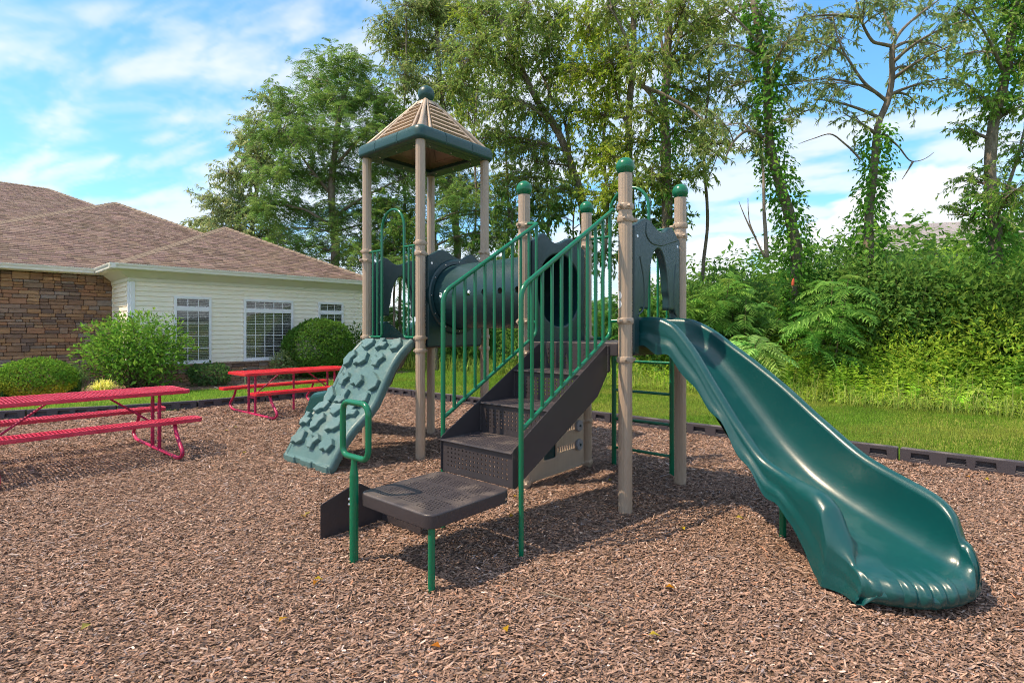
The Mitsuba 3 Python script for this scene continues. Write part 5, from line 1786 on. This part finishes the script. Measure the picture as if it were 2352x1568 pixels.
SUM = [(1625, 6.3, 2.8, 119, 0.9, 'sumac shrub just right of the post behind the slide top', (0.055, 0.105, 0.022)),
       (1700, 6.5, 2.5, 114, 1.0, 'tall sumac shrub with spreading fronds below the twin ivy tree', (0.050, 0.098, 0.026)),
       (1755, 5.5, 1.35, 48, 0.5, 'small bright sumac standing forward just above the slide', (0.095, 0.150, 0.045)),
       (1830, 8.0, 2.7, 119, 0.9, 'sumac shrub at the foot of the twin ivy tree', (0.052, 0.105, 0.022)),
       (1900, 6.5, 2.6, 101, 0.8, 'sumac shrub with long drooping fronds in front of the forked tree', (0.060, 0.118, 0.026)),
       (1985, 8.7, 2.1, 103, 0.9, 'dark sumac shrub below the forked tree', (0.042, 0.088, 0.020)),
       (2080, 9.1, 2.2, 101, 0.9, 'sumac shrub in front of the grey house', (0.045, 0.092, 0.020)),
       (2180, 8.9, 2.2, 101, 0.9, 'sumac shrub under the right end of the grey roof', (0.05, 0.10, 0.02)),
       (2270, 8.8, 2.3, 101, 0.8, 'sumac shrub with large leaves at the right edge of the bank', (0.055, 0.108, 0.02)),
       (2340, 9.9, 2.4, 88, 0.8, 'sumac shrub cut off by the right picture edge', (0.05, 0.10, 0.02)),
       (1400, 6.7, 2.4, 88, 0.9, 'sumac shrub seen through the ladder rails', (0.040, 0.085, 0.020)),
       (1490, 6.5, 2.7, 101, 0.9, 'sumac shrub seen under the slide panel', (0.042, 0.088, 0.020)),
       (1290, 8.0, 2.6, 101, 1.0, 'sumac shrub behind the stair handrails', (0.040, 0.085, 0.020)),
       (1130, 6.9, 2.7, 101, 1.1, 'sumac shrub below the tunnel', (0.045, 0.09, 0.022)),
       (905, 6.5, 2.8, 114, 1.2, 'sumac shrub seen through the hoop of the climbing wall', (0.060, 0.11, 0.03)),
       (1030, 7.2, 3.1, 113, 1.2, 'sumac shrub behind the back canopy post', (0.042, 0.085, 0.02))]
for i, (x, w, h, n, sp, text, col) in enumerate(SUM):
    sumac('sumac_shrub' if i == 0 else f'sumac_shrub_{i:03d}', 400 + i, on_bank(x, w), h, n, sp, col, text)
# a red seed head
p = on_bank(1822, 6.8)
sd = at(1821, 655, p[1] - 0.6)
put('sumac_shrub_003__seed_head', MB().add(*lathe([(0.0001, 0.17), (0.022, 0.14), (0.034, 0.06), (0.030, 0.0), (0.0001, -0.02)][::-1], sd, (0.1, 0, 1), 10)), 'seed_red', 40)
mat('seed_red', worn((0.42, 0.07, 0.03), 0.3, 30), 0.8)

BUSH = [(1925, 6.9, 0.9, 1.25, (0.105, 0.160, 0.024), (0.10, 0.034), 'yellow green leafy bush in front of the sumacs under the forked tree'),
        (2030, 7.3, 0.8, 1.9, (0.112, 0.165, 0.022), (0.11, 0.036), 'taller yellow green bush right of the forked tree'),
        (2115, 6.7, 1.0, 1.35, (0.118, 0.172, 0.022), (0.10, 0.032), 'bright yellow green bush in the middle of the right bank'),
        (2205, 7.6, 0.9, 2.1, (0.104, 0.158, 0.024), (0.12, 0.040), 'tall yellow green bush below the right end of the grey roof'),
        (2300, 7.0, 1.1, 1.8, (0.112, 0.166, 0.022), (0.11, 0.036), 'yellow green bush cut by the right picture edge'),
        (2040, 7.6, 1.3, 3.1, (0.069, 0.132, 0.030), (0.13, 0.06), 'dark leafy bush left of the grey roof'),
        (2160, 8.2, 1.5, 2.9, (0.072, 0.141, 0.030), (0.13, 0.06), 'dark leafy bush below the grey roof'),
        (2290, 7.8, 1.4, 2.7, (0.050, 0.098, 0.018), (0.13, 0.058), 'dark leafy bush at the foot of the right edge tree'),
        (1660, 7.8, 1.3, 3.0, (0.066, 0.129, 0.030), (0.13, 0.055), 'dark leafy bush behind the first sumac'),
        (1930, 8.0, 1.3, 3.2, (0.068, 0.135, 0.030), (0.13, 0.055), 'dark leafy bush between the twin ivy tree and the forked tree'),
        (1560, 6.6, 1.2, 2.9, (0.069, 0.135, 0.030), (0.12, 0.055), 'dark leafy bush behind the rear right post'),
        (1240, 6.4, 1.3, 2.8, (0.068, 0.132, 0.030), (0.14, 0.06), 'dark leafy bush behind the left handrail'),
        (1060, 6.4, 1.3, 2.9, (0.072, 0.135, 0.030), (0.15, 0.06), 'dark leafy bush under the tunnel')]
for i, (x, w, rx, h, col, lf, text) in enumerate(BUSH):
    shrub('bank_bush' if i == 0 else f'bank_bush_{i:03d}', 600 + i, on_bank(x, w), rx, rx * 0.9, h, int(2000 * rx * h / 1.2), lf, col, text, 'bush', lobes=11, shell=0.30, stems=14, base=0.0, gloss=i % 2 == 1, rough=0.9, gain=1.0 if i < 5 else 0.75)

g = np.random.default_rng(77)
mb = MB()


def undergrowth(n, wr, vr, hmax, size, col, colvar):
    w = g.uniform(*wr, n)
    v = g.uniform(*vr, n)
    q = C0 + UU * w[:, None] + VV * v[:, None]
    ground = hill(q)
    top = hmax * (0.12 + 1.5 * np.clip(meshkit.fbm(q * 0.95, 3, 8) - 0.22, 0, 1)) * np.clip((w - wr[0]) / 3.2 + 0.10, 0, 1)
    z = ground + top * (1 - np.abs(g.normal(0, 0.42, n))).clip(0.02, 1)
    b = np.column_stack([q[:, 0], q[:, 1], z])
    d = nrmz(g.normal(0, 1, (n, 3)) * np.array([1, 1, 0.5]) + np.array([-UU[0] * 0.5, -UU[1] * 0.5, 0.15]))
    upv = nrmz(np.array([0, 0, 1.0]) + g.normal(0, 0.5, (n, 3)))
    L = size * np.exp(g.normal(0, 0.42, n))
    t = meshkit.fbm(q * 0.5 + 20, 3, 9)[:, None]
    c = np.asarray(col) * (1 - np.clip((t - 0.35) * 3, 0, 1)) + np.asarray(colvar) * np.clip((t - 0.35) * 3, 0, 1)
    c = c * LEAF_GAIN * 1.2 * np.exp(g.normal(0, 0.22, (n, 1)))
    mb.add(*leaves2(b, d, upv, L, L * 0.42, c, 0.2, 0.15))


undergrowth(16000, (5.0, 8.6), (-15, -3.5), 1.5, 0.095, (0.095, 0.155, 0.022), (0.135, 0.180, 0.024))
undergrowth(46000, (5.7, 12.0), (-15, -3), 2.6, 0.12, (0.042, 0.088, 0.016), (0.095, 0.155, 0.022))
undergrowth(30000, (5.9, 12.0), (-3, 14), 2.0, 0.150, (0.036, 0.078, 0.016), (0.060, 0.110, 0.020))
undergrowth(14000, (12.0, 22.0), (-16, 16), 2.2, 0.23, (0.034, 0.072, 0.016), (0.055, 0.10, 0.020))
put('undergrowth', mb, 'leaf_gloss', False)
label('undergrowth', 'tangled green undergrowth covering the bank beyond the lawn', 'undergrowth', kind='stuff')


def blades(n, pts, h, wd, col, lean=0.5, seg=1, rng=g, var=0.22):
    az = rng.uniform(0, 2 * np.pi, n)
    out = np.stack([np.cos(az), np.sin(az), 0 * az], -1)
    hh = h * np.exp(rng.normal(0, 0.25, n))
    side = np.stack([-np.sin(az), np.cos(az), 0 * az], -1)
    ln = np.abs(rng.normal(0, lean, n))
    e = pts + Z_ * (hh * np.cos(np.minimum(ln, 1.2)))[:, None] + out * (hh * np.sin(np.minimum(ln, 1.2)))[:, None]
    if seg == 1:
        v = np.stack([pts - side * wd / 2, pts + side * wd / 2, e], 1).reshape(-1, 3)
        f = np.arange(n * 3).reshape(-1, 3)
        return v, f, np.repeat(col, 3, 0)
    mid = pts + Z_ * (hh * 0.62)[:, None] + out * (hh * np.sin(ln) * 0.22)[:, None]
    Pq = bez(pts, mid, e, 4)
    wv = wd * np.array([0.8, 1, 0.75, 0.05])
    v = np.stack([Pq - side[:, None] * wv[None, :, None] / 2, Pq + side[:, None] * wv[None, :, None] / 2], 2).reshape(n * 8, 3)
    f0 = np.vstack([[[2 * i, 2 * i + 1, 2 * i + 3], [2 * i, 2 * i + 3, 2 * i + 2]] for i in range(3)])
    return v, (np.arange(n)[:, None, None] * 8 + f0[None]).reshape(-1, 3), np.repeat(col, 8, 0)


def strip_pts(n, w0, w1, v0, v1):
    w, v = g.uniform(w0, w1, n), g.uniform(v0, v1, n)
    q = C0 + UU * w[:, None] + VV * v[:, None]
    q[:, 2] = hill(q) - 0.012
    return q


mb = MB()
for (n, w0, w1, v0, v1, h, wd, c) in ((9000, 4.7, 6.2, -15, -3.5, 0.34, 0.008, (0.13, 0.165, 0.04)), (3200, 5.4, 7.4, -15, -3.5, 0.62, 0.012, (0.085, 0.15, 0.025)), (3500, 5.2, 6.6, -4, 6, 0.55, 0.010, (0.12, 0.165, 0.035)), (700, 4.9, 6.2, -15, -4, 0.62, 0.006, (0.20, 0.20, 0.08))):
    q = strip_pts(n, w0, w1, v0, v1)
    q = q[meshkit.fbm(q * np.array([0.9, 0.9, 0]) + 70, 3, 6) > g.uniform(0.30, 0.62, n)]
    n = len(q)
    mb.add(*blades(n, q, h, wd, tint(g, n, c), 0.8, 3))
# upright weeds with narrow leaves
n = 1500
q = strip_pts(n, 5.2, 8.8, -15, -3.6)
wq = (q - C0) @ UU
hts = g.uniform(0.45, 1.0, n) * np.clip(0.45 + (wq - 5.2) * 0.62, 0.4, 1.9) * (0.6 + 0.8 * meshkit.fbm(q * 0.8 + 3, 2, 5))
wcol = tint(g, n, (0.135, 0.195, 0.028), 0.26, 0.10)
for k in range(26):
    t = 0.12 + 0.88 * (k + g.random(n)) / 26
    az = g.uniform(0, 2 * np.pi, n)
    b = q + Z_ * (hts * t)[:, None]
    d = np.column_stack([np.cos(az), np.sin(az), np.full(n, 0.55)])
    L = 0.17 * (1.1 - 0.55 * t)
    mb.add(*leaves2(b, d, np.tile(Z_, (n, 1)), L, L * 0.25, wcol * np.exp(g.normal(0, 0.12, (n, 1))), 0.15, 0.3))
put('tall_grass', mb, 'leaf_matte', False)
label('tall_grass', 'tall unmown grass and weeds along the foot of the bank', 'tall grass', kind='stuff')

mb = MB()


def lawn(n, w0, w1, v0, v1, h, wd):
    q = strip_pts(n, w0, w1, v0, v1)
    t = meshkit.fbm(q * np.array([0.7, 0.7, 0]) + 5, 3, 4)
    t2 = np.clip((meshkit.fbm(q * np.array([0.35, 0.9, 0]) + 40, 3, 14) - 0.5) * 5, 0, 1)[:, None]
    c = np.array([0.165, 0.300, 0.036]) * (1 - t2) + np.array([0.290, 0.360, 0.065]) * t2
    c = c * np.exp(g.normal(0, 0.22, (n, 1))) * (0.75 + 0.5 * t)[:, None]
    dry = g.random(n) < 0.06
    c[dry] = np.array([0.28, 0.25, 0.11])
    mb.add(*blades(n, q, h, wd, c, 0.55))


lawn(90000, 0.02, 5.6, -13.5, -5.5, 0.055, 0.0065)
lawn(70000, 0.02, 6.2, -5.5, 2, 0.06, 0.009)
lawn(30000, 0.02, 7.0, 2, 12, 0.065, 0.013)
# strip between the border and the planting bed on the left
lg = Polygon([tuple(C0[:2]), tuple(L3[:2]), tuple(L2[:2]), tuple(L1[:2]), tuple((L1 + (L1 - L2) * 1.2)[:2]), tuple(B(-9, 0.2)[:2]), tuple(B(0, 1.2)[:2]), tuple(B(9, 1.2)[:2]), tuple((C0 + UU * 5)[:2])]).buffer(0).difference(bp).difference(PLAY)
n = 60000
xy = scatter(lg, n, g)
q = np.column_stack([xy, np.full(n, -0.012)])
mb.add(*blades(n, q, 0.06, 0.0095, tint(g, n, (0.085, 0.150, 0.022), 0.25), 0.55))
put('lawn_grass', mb, 'leaf_matte', False)
label('lawn_grass', 'mown green lawn grass beyond the black border', 'grass', kind='stuff')

# fallen leaves on the wood chips
LEAF_AT = ['in front of the landing, yellow one of a touching pair', 'in front of the landing, orange one of a touching pair', 'under the front edge of the stair landing, farther one', 'just right of the stair landing', 'right of the near tower post, in the striped shadow', 'in the open centre foreground, right of the dry stick', 'left of the wing plate, farther one', 'left of the wing plate, nearer one', 'beside the far picnic table, nearer the camera', 'beside the far picnic table, farther from the camera', 'at the centre of the bottom edge, orange', 'at the bottom edge left of centre', 'at the bottom edge right of centre', 'beyond the slide exit by the border, orange', 'beyond the slide exit by the border, yellow', 'behind the near tower post under the ladder', 'in the left foreground below the hand loop', 'near the lower left corner', 'between the near picnic table and the climbing wall', 'under the middle of the large slide']
for i, (x, y, c) in enumerate([(720, 1340, (0.50, 0.38, 0.04)), (731, 1343, (0.45, 0.20, 0.03)), (1182, 1148, (0.50, 0.33, 0.05)), (1170, 1195, (0.48, 0.30, 0.04)), (1573, 1225, (0.55, 0.42, 0.04)), (1528, 1358, (0.55, 0.24, 0.02)), (690, 1192, (0.45, 0.30, 0.10)), (712, 1185, (0.40, 0.36, 0.08)), (525, 992, (0.45, 0.40, 0.12)), (545, 984, (0.42, 0.38, 0.12)), (1165, 1463, (0.52, 0.33, 0.03)), (1012, 1500, (0.48, 0.18, 0.03)), (1490, 1470, (0.55, 0.45, 0.06)), (2228, 1102, (0.45, 0.2, 0.03)), (2262, 1105, (0.5, 0.42, 0.05)), (1400, 1110, (0.5, 0.4, 0.06)), (640, 1440, (0.5, 0.3, 0.05)), (185, 1458, (0.42, 0.40, 0.12)), (560, 1045, (0.45, 0.4, 0.06)), (1690, 1196, (0.5, 0.42, 0.06))]):
    p = gnd(x, y)
    gg = np.random.default_rng(900 + i)
    az = gg.uniform(0, 6.28)
    d = np.array([[math.cos(az), math.sin(az), 0.15]])
    v, f, cc = leaves(p[None] + Z_ * 0.028, d, np.array([[gg.normal(0, 0.3), gg.normal(0, 0.3), 1.0]]), 0.055, 0.036, np.array([c]), 0.3, 0.2)
    k = put('fallen_leaf', MB().add(v, f, cc), 'leaf_matte', False)
    label(k, 'small fallen leaf ' + LEAF_AT[i], 'fallen leaf', 'fallen leaves on the wood chips')
# a dry stick
p0, p1 = gnd(1238, 1372), gnd(1420, 1440)
q = smooth_path([p0 + Z_ * 0.03, (p0 * 0.6 + p1 * 0.4) + Z_ * 0.035 + np.array([0.02, 0.02, 0]), p1 + Z_ * 0.03])
put('dry_stick', MB().add(*tube(q, np.linspace(0.0045, 0.002, len(q)), 6)), 'bark', True)
label('dry_stick', 'thin dry stick lying on the wood chips in front of the stairs', 'stick')

# ------------------------------------------------------------------ grey house beyond the trees
hc = at(2040, 575, 30.0)
hx, hy = unit(np.array([1.0, -0.28, 0])), unit(np.array([0.28, 1.0, 0]))
zg = float(hill(hc)) - 0.3
k = 'grey_house'
ze = hc[2]
put(f'{k}__wall', MB().add(*obox(np.array([hc[0], hc[1], zg]), hx * 9, hy * 7, Z_ * (ze - zg))), 'grey_siding')
mat('grey_siding', worn((0.20, 0.215, 0.22), 0.1), 0.7)
mat('grey_shingle', worn((0.235, 0.225, 0.235), 0.25, 1.2), 0.9, spec=0.2)
e0_, e1_ = np.array([hc[0], hc[1], ze]) - hy * 0.5 - hx * 0.3, np.array([hc[0], hc[1], ze]) - hy * 0.5 + hx * 9.3
r0_, r1_ = e0_ + hy * 4 + Z_ * 2.0, e1_ + hy * 4 + Z_ * 2.0
b0_, b1_ = e0_ + hy * 8, e1_ + hy * 8
put(f'{k}__roof', MB().add(np.array([e0_, e1_, r1_, r0_, b0_, b1_, e0_ - Z_ * 0.12, e1_ - Z_ * 0.12, b0_ - Z_ * 0.12, b1_ - Z_ * 0.12]), [[0, 1, 2], [0, 2, 3], [3, 2, 5], [3, 5, 4], [6, 7, 1], [6, 1, 0], [0, 3, 4], [1, 5, 2], [6, 8, 9], [6, 9, 7]]), 'grey_shingle')
put(f'{k}__gutter', MB().add(*obox(e0_ - hy * 0.1 - Z_ * 0.14, hx * 9.6, hy * 0.1, Z_ * 0.14)), 'gutter_white')
for i in range(3):
    w0 = np.array([hc[0], hc[1], ze - 1.75]) + hx * (0.8 + i * 2.9) - hy * 0.03
    kk = put(f'{k}__window', MB().add(*obox(w0, hx * 1.0, hy * 0.05, Z_ * 1.3)), 'white_trim')
    put(f'{kk}__pane', MB().add(*obox(w0 + hx * 0.09 - hy * 0.012 + Z_ * 0.09, hx * 0.82, hy * 0.02, Z_ * 1.12)), 'dark_room')
label(k, 'grey house with a grey shingle roof half hidden behind the trees at right', 'house')
